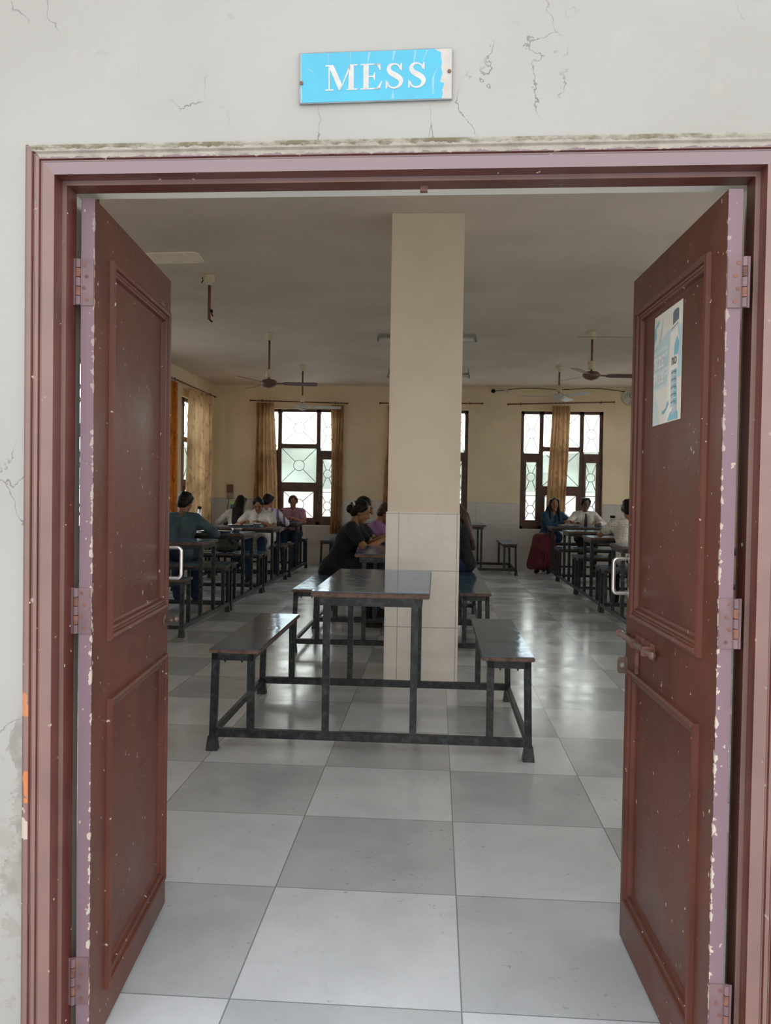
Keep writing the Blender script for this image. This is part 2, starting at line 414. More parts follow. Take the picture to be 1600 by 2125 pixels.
# ------------------------------------------------------------------ camera
CAM_Z = 1.3164450449850338
def make_camera():
    f, yaw, pit, rol = 1678.018, -.0628155, -.0225988, .0160068
    fw = Vector((math.sin(yaw)*math.cos(pit), math.cos(yaw)*math.cos(pit), math.sin(pit)))
    r = Vector((math.cos(yaw), -math.sin(yaw), 0)); u = r.cross(fw)
    c, s = math.cos(rol), math.sin(rol)
    R, U = r*c+u*s, u*c-r*s
    cam = bpy.data.cameras.new('camera'); o = bpy.data.objects.new('camera', cam); col.objects.link(o)
    mt = Matrix.Identity(4)
    for i in range(3): mt[i][0] = R[i]; mt[i][1] = U[i]; mt[i][2] = -fw[i]
    mt[2][3] = CAM_Z
    o.matrix_world = mt
    cam.sensor_fit = 'HORIZONTAL'; cam.sensor_width = 36; cam.lens = f*36/1600
    cam.clip_start = .05; cam.clip_end = 200
    sc.camera = o
make_camera()

# ------------------------------------------------------------------ room shell
XL, XR, YB, ZC = -4.13, 3.85, 14.75, 3.28
PIV = Vector((-.09, 1.68, 0)); TILT = -.0137
def front(mb, name, mats, parent=None, **kw):
    if parent is None:
        mb.v = [(x-PIV.x, y-PIV.y, z) for x, y, z in mb.v]
        return mb.build(name, mats, None, loc=PIV, rot=(0, 0, TILT), **kw)
    return mb.build(name, mats, parent, **kw)

def holed(u0, u1, z0, z1, holes, put):
    us = sorted({u0, u1, *[h[0] for h in holes], *[h[1] for h in holes]}); zs = sorted({z0, z1, *[h[2] for h in holes], *[h[3] for h in holes]})
    for a, b in zip(us, us[1:]):
        for c, d in zip(zs, zs[1:]):
            if any(h[0] <= a and b <= h[1] and h[2] <= c and d <= h[3] for h in holes): continue
            put(a, b, c, d)

OPL, OPR, OPT = -.84, .66, 1.99
mb = MB()
def put(a, b, c, d):
    mb.add([(a,1.695,c),(b,1.695,c),(b,1.695,d),(a,1.695,d)], [(0,1,2,3)], 0)
    mb.add([(a,1.84,c),(b,1.84,c),(b,1.84,d),(a,1.84,d)], [(3,2,1,0)], 1)
FW_ADDED = [-2.75, 2.55]  # unseen front windows, added to brighten the pillar and hall
holed(-4.4, 4.2, -.05, 3.6, [(OPL, OPR, -.05, OPT)]+[(c-1.1, c+1.1, .72, 2.85) for c in FW_ADDED], put)
for c in FW_ADDED:
    for (p, q) in (((c-1.1,.72),(c+1.1,.72)), ((c+1.1,.72),(c+1.1,2.85)), ((c+1.1,2.85),(c-1.1,2.85)), ((c-1.1,2.85),(c-1.1,.72))):
        mb.add([(p[0],1.695,p[1]),(q[0],1.695,q[1]),(q[0],1.84,q[1]),(p[0],1.84,p[1])], [(0,1,2,3)], 2)
mb.add([(OPL,1.695,-.05),(OPL,1.84,-.05),(OPL,1.84,OPT),(OPL,1.695,OPT)], [(0,1,2,3)], 2)
mb.add([(OPR,1.695,-.05),(OPR,1.84,-.05),(OPR,1.84,OPT),(OPR,1.695,OPT)], [(3,2,1,0)], 2)
mb.add([(OPL,1.695,OPT),(OPL,1.84,OPT),(OPR,1.84,OPT),(OPR,1.695,OPT)], [(0,1,2,3)], 2)
struct(front(mb, 'wall_front', [M['ext'], M['wall'], M['reveal']], fix=False), 'stained white plaster wall around the doorway with cracks and bare cement at its foot')

mb = MB(); mb.add([(-4.4,1.70,0),(4.2,1.70,0),(4.2,15.2,0),(-4.4,15.2,0)], [(0,1,2,3)])
struct(mb.build('floor', M['floor'], fix=False), 'polished grey and white checkered stone floor')
mb = MB(); mb.box(XL-.3, XR+.3, 1.8, YB+.3, ZC, ZC+.15)
struct(mb.build('ceiling', M['ceil']), 'plain off-white plastered ceiling')
mb = MB(); mb.add([(-40,-40,-.03),(40,-40,-.03),(40,60,-.03),(-40,60,-.03)], [(0,1,2,3)])
struct(mb.build('ground', M['ground'], fix=False))

WZ0, WZ1 = .72, 2.85
BW = [-2.55, -.18, 2.237]; HW = .735
holesB = [(c-HW, c+HW, WZ0, WZ1) for c in BW]
LWY = [10.2, 13.5]  # the nearer window is out of view, added to let in more light
LH = {c: (.66 if c > 12 else 1.15) for c in LWY}
holesL = [(c-LH[c], c+LH[c], WZ0, WZ1) for c in LWY]
RWY_ADDED = [3.2, 5.7, 8.2, 13.2]  # out-of-view windows in the right wall, added as light sources
holesR = [(c-1.15, c+1.15, WZ0, WZ1) for c in RWY_ADDED]
TH = .23
def side_wall(name, axis, pos, outd, u0, u1, holes, mat):
    mb = MB()
    def P(u, d, z): return (u, pos+d, z) if axis == 'y' else (pos+d, u, z)
    def put(a, b, c, d):
        for dd in (0, outd): mb.add([P(a,dd,c), P(b,dd,c), P(b,dd,d), P(a,dd,d)], [(0,1,2,3)])
    holed(u0, u1, -.02, 3.42, holes, put)
    for h in holes:
        for (p, q) in (((h[0],h[2]),(h[1],h[2])), ((h[1],h[2]),(h[1],h[3])), ((h[1],h[3]),(h[0],h[3])), ((h[0],h[3]),(h[0],h[2]))):
            mb.add([P(p[0],0,p[1]), P(q[0],0,q[1]), P(q[0],outd,q[1]), P(p[0],outd,p[1])], [(0,1,2,3)])
    return struct(mb.build(name, mat, fix=False))
side_wall('wall_back', 'y', YB, TH, XL-.3, XR+.3, holesB, M['wall'])['label'] = 'cream wall at the far end with three tall windows'
side_wall('wall_left', 'x', XL, -TH, 1.8, YB+.3, holesL, M['wall'])
side_wall('wall_right', 'x', XR, TH, 1.8, YB+.3, holesR, M['wall'])
# tile dado (1.19 m high) proud of the wall, cut at the windows
DZ = 1.19
mb = MB(); es = [XL, *[e for c in BW for e in (c-HW-.01, c+HW+.01)], XR]
def dput(a, b, c, d): mb.box(a, b, YB-.012, YB, c, d)
holed(XL, XR, 0, DZ, [(c-HW-.01, c+HW+.01, WZ0-.02, DZ) for c in BW], dput)
struct(mb.build('baseboard_back', M['dado_b'], fix=False), 'tall band of marbled tiles along the far wall')
mb = MB()
def dputl(a, b, c, d): mb.box(XL, XL+.012, a, b, c, d)
holed(1.84, YB-.012, 0, DZ, [(c-LH[c]-.01, c+LH[c]+.01, WZ0-.02, DZ) for c in LWY], dputl)
struct(mb.build('baseboard_left', M['dado_l'], fix=False), 'tall band of marbled tiles along the left wall')
mb = MB()
for c in BW: mb.box(c-HW-.02, c+HW+.02, YB-.022, YB+.12, WZ0-.02, WZ0)
struct(mb.build('trim_2', M['reveal']), 'pale stone sills under the far windows')

# ------------------------------------------------------------------ pillar
mb = MB(); mb.box(-.344, .163, 5.69, 6.17, 0, ZC)
struct(mb.build('pillar', M['pillar'], bevel=.004), 'square cream pillar behind the nearest table')
pl = bpy.data.objects['pillar']
mb = MB(); mb.box(-.354, .165, 5.68, 6.18, 0, 1.19)
mb.build('tile_cladding', M['pillar_tile'], pl, bevel=.003)['label'] = 'cream tile cladding around the foot of the pillar'

# ------------------------------------------------------------------ door frame
PROF = [(0,1.775),(0,1.727),(.010,1.727),(.010,1.690),(.036,1.690),(.038,1.693),(.041,1.693),(.043,1.688),(.050,1.686),(.053,1.690),(.055,1.690),(.058,1.685),(.066,1.683),(.069,1.688),(.071,1.688),(.075,1.692),(.076,1.702)]
JL, JR, JT = -.82, .641, 1.979
mb = MB(); rows = []
for d, y in PROF:
    rows.append([(JL-d, y, 0), (JL-d, y, JT+d), (JR+d, y, JT+d), (JR+d, y, 0)])
for a, b in zip(rows, rows[1:]):
    for i in range(3): mb.add([a[i], a[i+1], b[i+1], b[i]], [(0,1,2,3)])
a = rows[0]; bk = [(JL-.02,1.775,0),(JL-.02,1.775,JT+.02),(JR+.02,1.775,JT+.02),(JR+.02,1.775,0)]
for i in range(3): mb.add([a[i], a[i+1], bk[i+1], bk[i]], [(0,1,2,3)])
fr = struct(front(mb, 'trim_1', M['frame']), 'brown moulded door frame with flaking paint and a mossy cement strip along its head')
fr_keep = front
mb = MB(); mb.box(-.008+.05, .008+.05, 1.752-PIV.y, 1.764-PIV.y, JT-.012, JT)
mb.build('latch_keep', M['fan_brown'], fr)

# ------------------------------------------------------------------ door leaves
def rect_sweep(mb, r, prof, s, mi=0):
    # r=(u0,z0,u1,z1) outer edge; prof list of (inset, height); s = side of the visible face
    loops = []
    for d, h in prof:
        loops.append([(r[0]+d, s*h, r[1]+d), (r[2]-d, s*h, r[1]+d), (r[2]-d, s*h, r[3]-d), (r[0]+d, s*h, r[3]-d)])
    for a, b in zip(loops, loops[1:]):
        for i in range(4):
            j = (i+1) % 4; mb.add([a[i], a[j], b[j], b[i]], [(0,1,2,3)], mi)
MOLD = [(0,0),(.002,.010),(.009,.013),(.016,.010),(.018,.004),(.022,.003),(.027,.005),(.032,.003),(.036,-.006),(.042,-.009),(.050,-.010)]
def make_leaf(idx, hinge, ang, s, width, up, lo, ztop, label):
    TK = .029; B = -s*TK
    mat = mat_leaf(0, s)
    mb = MB(); ys = sorted((0, B))
    u0, u1 = up[0]+.03, up[2]-.03
    for (a, b, c, d) in ((0, u0, .012, ztop), (u1, width, .012, ztop), (u0, u1, .012, lo[1]+.03), (u0, u1, lo[3]-.03, up[1]+.03), (u0, u1, up[3]-.03, ztop)):
        mb.box(a, b, ys[0], ys[1], c, d)
    o = mb.build('door_%d' % idx, mat, None, loc=(hinge[0], hinge[1], 0), rot=(0, 0, PI/2-ang))
    struct(o, label)
    for r in (up, lo):
        mb = MB(); rect_sweep(mb, r, MOLD, s); rect_sweep(mb, r, [(d, -TK-h) for d, h in MOLD], s); mb.build('molding', mat, o)
        mb = MB(); mb.box(r[0]+.03, r[2]-.03, *sorted((-s*.009, -s*.022)), r[1]+.03, r[3]-.03); mb.build('door_panel', mat, o)
    return o
left = make_leaf(1, (-.775, 1.781), math.radians(-5.0), -1, .705, (.108, .950, .672, 1.862), (.112, .100, .676, .812), 1.967,
                 'left brown panelled door leaf standing open')
right = make_leaf(2, (.585, 1.706), math.radians(-1.4), 1, .722, (.090, .968, .662, 1.850), (.094, .138, .664, .824), 1.950,
                  'right brown panelled door leaf standing open, with a sticker on its upper panel')
def hinge_at(leaf, s, z0, z1):
    mb = MB(); mb.box(-.003, .0005, *sorted((-s*.001, -s*.029)), z0, z1)
    n = 5; h = (z1-z0)/n
    for i in range(n):
        mb.tube([(-.004, -s*.035, z0+i*h+.001), (-.004, -s*.035, z0+(i+1)*h-.001)], .006, 10, 1 if i % 2 else 0)
    mb.box(-.005, -.003, *sorted((-s*.033, -s*.045)), z0, z1)
    o = mb.build('hinge', [M['hinge'], M['rust']], leaf)
    mb = MB()
    for i in range(4):
        z = z0+(i+.5)*(z1-z0)/4; mb.lathe([(.0001, 0), (.004, .0005), (.004, .001)], 10)
        k = len(mb.v)-30
        for q in range(k, len(mb.v)):
            x, y, zz = mb.v[q]; mb.v[q] = (-.003-zz, -s*(.016+(.006 if i % 2 else 0))+x, z+y)
    mb.build('screw', M['rust'], o)
for z in ((1.728, 1.831), (.989, 1.093), (.138, .246)): hinge_at(left, -1, *z)
for z in ((1.708, 1.812), (1.008, 1.112), (.20, .306)): hinge_at(right, 1, *z)
def pull(leaf, s, u, z0, z1, out):
    # D handle fixed to the far edge / back face
    mb = MB(); y = -s*.017
    pts = [(u-.01, y, z1)]
    for i in range(5):
        a = PI/2*i/4; pts.append((u+out-.012+.012*math.sin(a), y, z1-.012+.012*math.cos(a)))
    for i in range(5):
        a = PI/2*i/4; pts.append((u+out-.012+.012*math.cos(a), y, z0+.012-.012*math.sin(a)))
    pts.append((u-.01, y, z0))
    mb.tube(pts, .0055, 10)
    return mb
# the pulls sit on the faces turned to the room wall, so they show past the free edges
def side_pull(leaf, s, u, z0, z1):
    mb = MB(); r = .0055; yo = s*.0; 
    pts = [(u, yo, z1)]
    dep = .048
    for i in range(5):
        a = PI/2*i/4; pts.append((u, s*(dep-.012+.012*math.sin(a)), z1-.012+.012*math.cos(a)))
    for i in range(5):
        a = PI/2*i/4; pts.append((u, s*(dep-.012+.012*math.cos(a)), z0+.012-.012*math.sin(a)))
    pts.append((u, yo, z0)); mb.tube(pts, r, 10)
    for z in (z0, z1): mb.box(u-.012, u+.012, *sorted((0, s*.003)), z-.014, z+.014)
    h = mb.build('door_handle', M['metal'], leaf, smooth=False)
    h['label'] = 'bright steel D-shaped pull handle'
side_pull(left, -1, .700-.03, 1.045, 1.140)
side_pull(right, 1, .722-.03, 1.037, 1.138)
# left: latch stud
mb = MB(); mb.tube([(.66, 0, .915), (.66, .0-.02*-1*-1, .915), (.66, -.028, .918)], [.005, .005, .006], 10)
mb.ball((.66, -.036, .920), (.011, .010, .010)); mb.box(.645, .675, -.003, 0, .900, .930)
mb.build('latch_knob', M['brass'], left, smooth=True)
# right: sliding tower bolt, hasp plate
mb = MB(); z = .912
mb.box(.43, .60, 0, .004, z-.022, z+.022, 0)
mb.tube([(.40, .016, z), (.735, .016, z)], .009, 12, 1)
mb.ball((.735, .016, z), .0125, 1)
mb.ball((.40, .016, z), .011, 1)
for u in (.46, .57): mb.box(u-.010, u+.010, 0, .027, z-.013, z+.013, 0)
mb.box(.565, .577, .004, .012, z-.085, z, 0)
b = mb.build('door_bolt', [M['rust'], M['brass']], right, bevel=.001); b['label'] = 'rusty sliding bolt across the middle rail'
mb = MB()
hz = .822
ring = []
mb.box(.700, .722, .0, .004, hz-.026, hz+.026)
# plate with a round eye, standing out from the face
n = 16; c = (.700, .028, hz)
ou = [(.0, 0.0), ]
outer = [(-.002, -.024), (.022, -.024), (.026, -.020), (.026, .020), (.022, .024), (-.002, .024)]
def plate(mb, u, outer, hc, hr, n=16):
    V = []; 
    def rad(a):
        best = None
        for (p, q) in zip(outer, outer[1:]+outer[:1]):
            d = (math.cos(a), math.sin(a)); ex, ey = q[0]-p[0], q[1]-p[1]; px, py = p[0]-hc[0], p[1]-hc[1]
            den = d[0]*ey-d[1]*ex
            if abs(den) < 1e-9: continue
            t = (px*ey-py*ex)/den; w = (px*d[1]-py*d[0])/den
            if t > 0 and -1e-6 <= w <= 1+1e-6: best = t if best is None else min(best, t)
        return best
    A = [2*PI*i/n+.01 for i in range(n)]
    I = [(hc[0]+hr*math.cos(a), hc[1]+hr*math.sin(a)) for a in A]; O = [(hc[0]+rad(a)*math.cos(a), hc[1]+rad(a)*math.sin(a)) for a in A]
    for i in range(n):
        j = (i+1) % n
        for du in (-.0015, .0015):
            mb.add([(u+du, I[i][0], hz+I[i][1]), (u+du, I[j][0], hz+I[j][1]), (u+du, O[j][0], hz+O[j][1]), (u+du, O[i][0], hz+O[i][1])], [(0,1,2,3)])
        for L in (I, O):
            mb.add([(u-.0015, L[i][0], hz+L[i][1]), (u-.0015, L[j][0], hz+L[j][1]), (u+.0015, L[j][0], hz+L[j][1]), (u+.0015, L[i][0], hz+L[i][1])], [(0,1,2,3)])
plate(mb, .712, outer, (.012, 0), .007)
mb.build('hasp', M['brass'], right)['label'] = 'small steel hasp plate with a round eye'

# ------------------------------------------------------------------ sticker on the right leaf
def text_mesh(txt, size, sx=1.0, bold=0.0):
    cu = bpy.data.curves.new('lettering', 'FONT'); cu.body = txt; cu.size = size; cu.offset = bold; cu.resolution_u = 3
    o = bpy.data.objects.new('lettering', cu); col.objects.link(o)
    dg = bpy.context.evaluated_depsgraph_get(); me = bpy.data.meshes.new_from_object(o.evaluated_get(dg))
    V = [(v.co.x*sx, v.co.y) for v in me.vertices]; F = [tuple(p.vertices) for p in me.polygons]
    bpy.data.objects.remove(o); bpy.data.curves.remove(cu); bpy.data.meshes.remove(me)
    return V, F
def make_poster():
    cs = dict(paper=(.80, .78, .70), blue=(.18, .50, .62), pale=(.48, .66, .70), slate=(.08, .14, .17), wht=(.86, .85, .80), ink=(.10, .07, .06), teal=(.12, .42, .58), grey=(.45, .52, .54), sky=(.62, .76, .78))
    mats = []; ix = {}
    for k_, c in cs.items(): ix[k_] = len(mats); mats.append(simple('sticker_'+k_, c, .35, var=.06))
    W_, H_ = .232, .290
    mb = MB(); lay = [0]
    # viewed from the doorway the sheet's left edge is the far edge: a = 0..W_ from left to right
    def P(a, b, l): return (W_/2-a, l*.00004+.0003, b-H_/2)
    def poly(pts, c):
        lay[0] += 1; mb.poly([P(a*W_, b*H_, lay[0]) for a, b in pts], ix[c])
    mb.poly([P(0,0,0), P(W_,0,0), P(W_,H_,0), P(0,H_,0)], ix['paper'])
    poly([(.66,.42),(.96,.40),(.98,.80),(.80,.82)], 'sky'); poly([(.86,.36),(.99,.36),(.99,.80),(.86,.80)], 'pale')
    poly([(.0,0),(.26,0),(.2,.2),(.0,.3)], 'sky')
    poly([(0,.90),(.17,.955),(.20,.93),(.13,.90),(.06,.89),(.10,.82),(.04,.77),(0,.76)], 'blue')
    poly([(.14,.72),(.22,.74),(.36,.95),(.31,.93)], 'pale'); poly([(.20,.74),(.25,.74),(.34,.90),(.31,.90)], 'grey')
    poly([(0,.33),(.50,.33),(.60,.80),(.54,.81),(0,.71)], 'pale')
    for b0, b1 in ((.66,.69),(.60,.635),(.47,.50),(.425,.45),(.335,.36)): poly([(0,b0-.02),(.52,b0),(.52,b1),(0,b1-.02)], 'sky')
    poly([(.52,.02),(.84,.10),(.90,.70),(.82,.83),(.64,.80),(.60,.55)], 'wht')
    poly([(.68,.83),(.88,.855),(.88,.94),(.84,.955),(.72,.95),(.68,.935)], 'slate')
    poly([(.62,.79),(.86,.82),(.86,.828),(.62,.80)], 'ink'); poly([(.62,.775),(.86,.80),(.86,.806),(.62,.782)], 'grey')
    poly([(.73,.56),(.88,.56),(.90,.66),(.84,.72),(.76,.66)], 'blue')
    poly([(.66,.12),(.86,.12),(.84,.44),(.66,.44)], 'grey'); poly([(.76,.14),(.86,.13),(.84,.44),(.78,.44)], 'teal')
    for i in range(9):
        b = .15+i*.032; poly([(.67,b),(.75,b+.012),(.84,b+.004),(.84,b+.016),(.74,b+.022),(.67,b+.012)], 'pale' if i % 2 else 'slate')
    poly([(.56,.01),(.90,.01),(.90,.07),(.78,.10),(.66,.08)], 'blue')
    poly([(.36,.09),(.42,.085),(.52,.12),(.60,.16),(.56,.19),(.50,.13),(.40,.11)], 'teal'); poly([(.36,.085),(.44,.09),(.42,.115),(.36,.11)], 'teal')
    poly([(.70,.05),(.86,.08),(.86,.13),(.72,.11)], 'grey')
    def text(t, a, b, size, sx, c, bold=.0):
        V, F = text_mesh(t, size, sx, bold); lay[0] += 1
        mb.add([P(a*W_+x, b*H_+y, lay[0]) for x, y in V], F, ix[c])
    text('SIZE', .06, .515, .042, 1.02, 'wht', .0012)
    text('PRICE', .04, .375, .036, .94, 'wht', .0012)
    text('no', .67, .485, .038, 1.0, 'ink', .0008)
    o = mb.build('sticker', mats, None, fix=False)
    u, z = .414, 1.655
    n = Vector((math.sin(math.radians(-1.4)), math.cos(math.radians(-1.4)), 0)); vis = Vector((-n.y, n.x, 0))
    o.location = Vector((.585, 1.706, 0))+n*u+vis*(-.0086)+Vector((0, 0, z))
    o.rotation_euler = (0, 0, PI/2-math.radians(-1.4))
    tag(o, 'blue and white paper sticker with a bottle picture on the right door leaf', 'sticker')
make_poster()

# ------------------------------------------------------------------ MESS sign
def stroke(path, wid):
    # ribbon polygons along a path with varying width
    L, R_ = [], []
    for i, p in enumerate(path):
        a = path[max(0, i-1)]; b = path[min(len(path)-1, i+1)]
        t = Vector((b[0]-a[0], b[1]-a[1])).normalized(); n = Vector((-t.y, t.x))
        L.append((p[0]+n.x*wid[i]/2, p[1]+n.y*wid[i]/2)); R_.append((p[0]-n.x*wid[i]/2, p[1]-n.y*wid[i]/2))
    return [[L[i], L[i+1], R_[i+1], R_[i]] for i in range(len(path)-1)]
def catmull(P, n=8):
    out = []
    for i in range(len(P)-1):
        p0, p1, p2, p3 = P[max(0, i-1)], P[i], P[i+1], P[min(len(P)-1, i+2)]
        for j in range(n):
            t = j/n; out.append(tuple(.5*(2*p1[k]+(p2[k]-p0[k])*t+(2*p0[k]-5*p1[k]+4*p2[k]-p3[k])*t*t+(3*p1[k]-p0[k]-3*p2[k]+p3[k])*t**3) for k in range(len(p1))))
    out.append(tuple(P[-1])); return out
def letters():
    Q = []
    def R(x0, y0, x1, y1): Q.append([(x0,y0),(x1,y0),(x1,y1),(x0,y1)])
    # M (0..1.16), unit height 1
    def serif(x0, x1, y): R(x0, y, x1, y+.055)
    serif(0, .30, 0); serif(.78, 1.18, 0); serif(0, .30, .945); serif(.90, 1.18, .945)
    Q.append([(.115,.05),(.165,.05),(.165,.95),(.115,.95)])
    Q.append([(.85,.05),(1.05,.05),(1.05,.95),(.87,.95)])
    Q.append([(.12,.95),(.32,.95),(.62,.22),(.56,0),(.50,0)])
    Q.append([(.53,.0),(.56,0),(.92,.86),(.92,.95),(.88,.95)])
    # E
    x = 1.30
    R(x, 0, x+.70, .05); R(x, .95, x+.70, 1); R(x+.10, .04, x+.30, .96)
    Q.append([(x+.70,0),(x+.80,.30),(x+.765,.30),(x+.60,.05),(x+.50,.04),(x+.50,0)])
    Q.append([(x+.50,.96),(x+.60,.95),(x+.70,.74),(x+.735,.74),(x+.72,1),(x+.50,1)])
    R(x+.30, .475, x+.46, .53); Q.append([(x+.46,.475),(x+.50,.36),(x+.53,.36),(x+.53,.66),(x+.50,.66),(x+.46,.53)])
    # S twice
    for x in (2.20, 3.02):
        pw = [(.56,.74,.05),(.50,.88,.06),(.36,.955,.07),(.20,.92,.11),(.13,.78,.15),(.20,.63,.19),(.36,.52,.21),(.52,.40,.20),(.58,.25,.16),(.49,.09,.10),(.32,.03,.07),(.16,.09,.06),(.075,.27,.05)]
        c = catmull(pw, 5); Q.extend(stroke([(x+p[0], p[1]) for p in c], [p[2] for p in c]))
        Q.append([(x+.585,.70),(x+.615,.70),(x+.615,1.0),(x+.585,1.0),(x+.54,.90)]); Q.append([(x+.02,0),(x+.05,0),(x+.095,.09),(x+.05,.32),(x+.02,.32)])
    return Q
def make_sign():
    W_, H_ = .318, .105
    blue = simple('sign_blue', (.028, .33, .51), .4, var=.07, scale=9); pale = simple('sign_bared_board', (.42, .395, .365), .6, var=.08, scale=25)
    edge = simple('sign_edge', (.17, .20, .22), .5); let = simple('sign_letter_white', (.46, .47, .465), .4, var=.08, scale=60); crk = simple('sign_crackle', (.15, .38, .49), .5, var=.1)
    mb = MB(); mb.box(-W_/2, W_/2, -.005, 0, -H_/2, H_/2, 0)
    y = -.0053
    mb.add([(-W_/2+.003,y,-H_/2+.002),(W_/2-.001,y,-H_/2+.002),(W_/2-.001,y,H_/2-.002),(-W_/2+.003,y,H_/2-.002)], [(0,1,2,3)], 1)
    y = -.0056
    rag = [(.137,-.0505),(.140,-.040),(.138,-.033),(.141,-.026),(.142,-.019),(.134,-.017),(.136,-.008),(.139,.000),(.136,.012),(.138,.024),(.135,.036),(.136,.043),(.128,.047),(.122,.0505)]
    mb.poly([(-W_/2+.005,y,-H_/2+.002)]+[(a,y,b) for a, b in rag]+[(-W_/2+.004,y,H_/2-.002)], 2)
    y = -.0058
    for x0, x1, zz, dx, w in ((-.099,-.098,.030,.001,.0024),(-.052,-.051,.030,0,.003),(-.012,-.016,.026,0,.005),(.040,.036,.030,0,.006),(.083,.080,.022,0,.005),(.108,.104,.026,-.006,.004)):
        mb.add([(x0-w/2,y,H_/2-.003),(x0+w/2,y,H_/2-.003),(x1+dx+w/5,y,zz),(x1+dx-w/5,y,zz)], [(0,1,2,3)], 3)
    for p in ([(-.147,.022),(-.135,.017),(-.127,.008),(-.124,.001),(-.130,.010)], [(.117,-.010),(.124,.004),(.131,.014),(.123,-.002),(.121,-.04),(.118,-.044)], [(.037,-.030),(.040,-.048),(.033,-.048)], [(.085,-.034),(.087,-.048),(.086,-.048)]):
        mb.poly([(a,y,b) for a, b in p], 3)
    o = mb.build('sign', [edge, pale, blue, crk], None, fix=False)
    o.location = (-.142, 1.6935-.0137*(-.142+.09)*1, 2.181); o.rotation_euler = (0, -math.radians(.65), TILT)
    tag(o, 'blue sign board lettered MESS above the doorway, its right end torn white', 'sign')
    mb = MB(); sc_ = .0525; x0, z0 = -.104, -.0275
    for q in letters(): mb.poly([(x0+a*sc_*1.08, -.0061, z0+b*sc_) for a, b in q])
    mb.build('lettering', let, o, fix=False)
    for x, z in ((-.1545, -.010), (.153, .004)):
        mb = MB(); mb.tube([(x, -.0052, z), (x, -.0078, z)], .0038, 10); mb.build('screw', M['rust'], o)
make_sign()

# ------------------------------------------------------------------ windows
def grille(mb, u0, u1, z0, z1, kind, P, r=.006):
    w, h = u1-u0, z1-z0; cu, cz = (u0+u1)/2, (z0+z1)/2
    def line(a, b): mb.tube([P(*a), P(*b)], r, 5)
    def circ(c, R): mb.tube([P(c[0]+R*math.cos(2*PI*i/20), c[1]+R*math.sin(2*PI*i/20)) for i in range(21)], r, 5)
    def xc(a0, a1, b0, b1, R):
        c = ((a0+a1)/2, (b0+b1)/2); circ(c, R)
        for e in ((a0,b0),(a1,b0),(a1,b1),(a0,b1)):
            d = Vector((e[0]-c[0], e[1]-c[1])); d = d.normalized()*R; line((c[0]+d.x, c[1]+d.y), e)
    if kind == 'big': xc(u0, u1, z0, z1, .10)
    elif kind == 'side': xc(u0, u1, z0, z1, .085)
    else:
        line((u0, cz-.08), (u1, cz-.08))
        xc(u0, u1, cz+.02, z1-.03, .075); xc(u0, u1, z0+.02, cz-.16, .075)
def make_window(idx, P, half=.735, glass='glass'):
    # P(u, depth, z): u across from the centre, depth outward from the wall face
    root = empty('window_%d' % idx); struct(root)
    f = MB(); g = MB(); gr = MB()
    k = half/.735
    ux = [-.735*k, -.36*k, .36*k, .735*k]
    d0, d1 = .07, .13
    def bar(u0, u1, z0, z1, a=d0, b=d1):
        V = [P(u, d, z) for z in (z0, z1) for d in (a, b) for u in (u0, u1)]
        f.add(V, [(0,1,3,2),(4,6,7,5),(0,4,5,1),(2,3,7,6),(0,2,6,4),(1,5,7,3)])
    z0, z1 = WZ0, WZ1
    for u in (ux[0], ux[3]): bar(min(u, u*(1-.06/.735)), max(u, u*(1-.06/.735)), z0, z1)
    bar(ux[0], ux[3], z1-.05, z1); bar(ux[0], ux[3], z0, z0+.05)
    for u in (ux[1], ux[2]): bar(u-.035, u+.035, z0, z1)
    panes = []
    # middle column: three lights
    m0, m1 = ux[1]+.035, ux[2]-.035
    bar(m0, m1, 2.13, 2.21); bar(m0, m1, 1.40, 1.50)
    panes += [(m0, m1, 2.21, z1-.05, 'big'), (m0, m1, 1.50, 2.13, 'big')]
    bar(m0, m0+.045, z0+.05, 1.40, .06, .12); bar(m1-.045, m1, z0+.05, 1.40, .06, .12); bar(m0+.045, m1-.045, z0+.05, z0+.13, .06, .12); bar(m0+.045, m1-.045, 1.33, 1.40, .06, .12)
    panes += [(m0+.045, m1-.045, z0+.13, 1.33, 'big')]
    for s in (-1, 1):
        a, b = (ux[0]+.06*k, ux[1]-.035) if s < 0 else (ux[2]+.035, ux[3]-.06*k)
        bar(a, b, 2.02, 2.09); panes.append((a, b, 2.09, z1-.05, 'side'))
        for e0, e1 in ((a, a+.05), (b-.05, b)): bar(e0, e1, z0+.05, 2.02, .06, .12)
        bar(a+.05, b-.05, z0+.05, z0+.16, .06, .12); bar(a+.05, b-.05, 1.93, 2.02, .06, .12)
        panes.append((a+.05, b-.05, z0+.16, 1.93, 'tall'))
    for (a, b, c, d, kd) in panes:
        g.add([P(a, .10, c), P(b, .10, c), P(b, .10, d), P(a, .10, d)], [(0,1,2,3)])
        grille(gr, a, b, c, d, kd, lambda u, z: P(u, .085, z))
    f.build('window_frame', M['wood'], root); g.build('window_glass', M[glass], root, fix=False); gr.build('window_grille', M['iron'], root)
    return root
WN = 0
for c, lab in zip(BW, ('tall brown window in the far wall, left of the pillar', 'tall brown window in the far wall, mostly behind the pillar', 'tall brown window in the far wall, right of the pillar')):
    WN += 1; make_window(WN, lambda u, d, z, c=c: (c+u, YB+d, z))['label'] = lab
for c in LWY: WN += 1; make_window(WN, lambda u, d, z, c=c: (XL-d, c+u, z), LH[c], 'glass' if c > 12 else 'clear')
for c in RWY_ADDED: WN += 1; make_window(WN, lambda u, d, z, c=c: (XR+d, c+u, z), 1.15, 'clear')
for c in FW_ADDED: WN += 1; make_window(WN, lambda u, d, z, c=c: (c+u, 1.84-d, z), 1.1, 'clear')

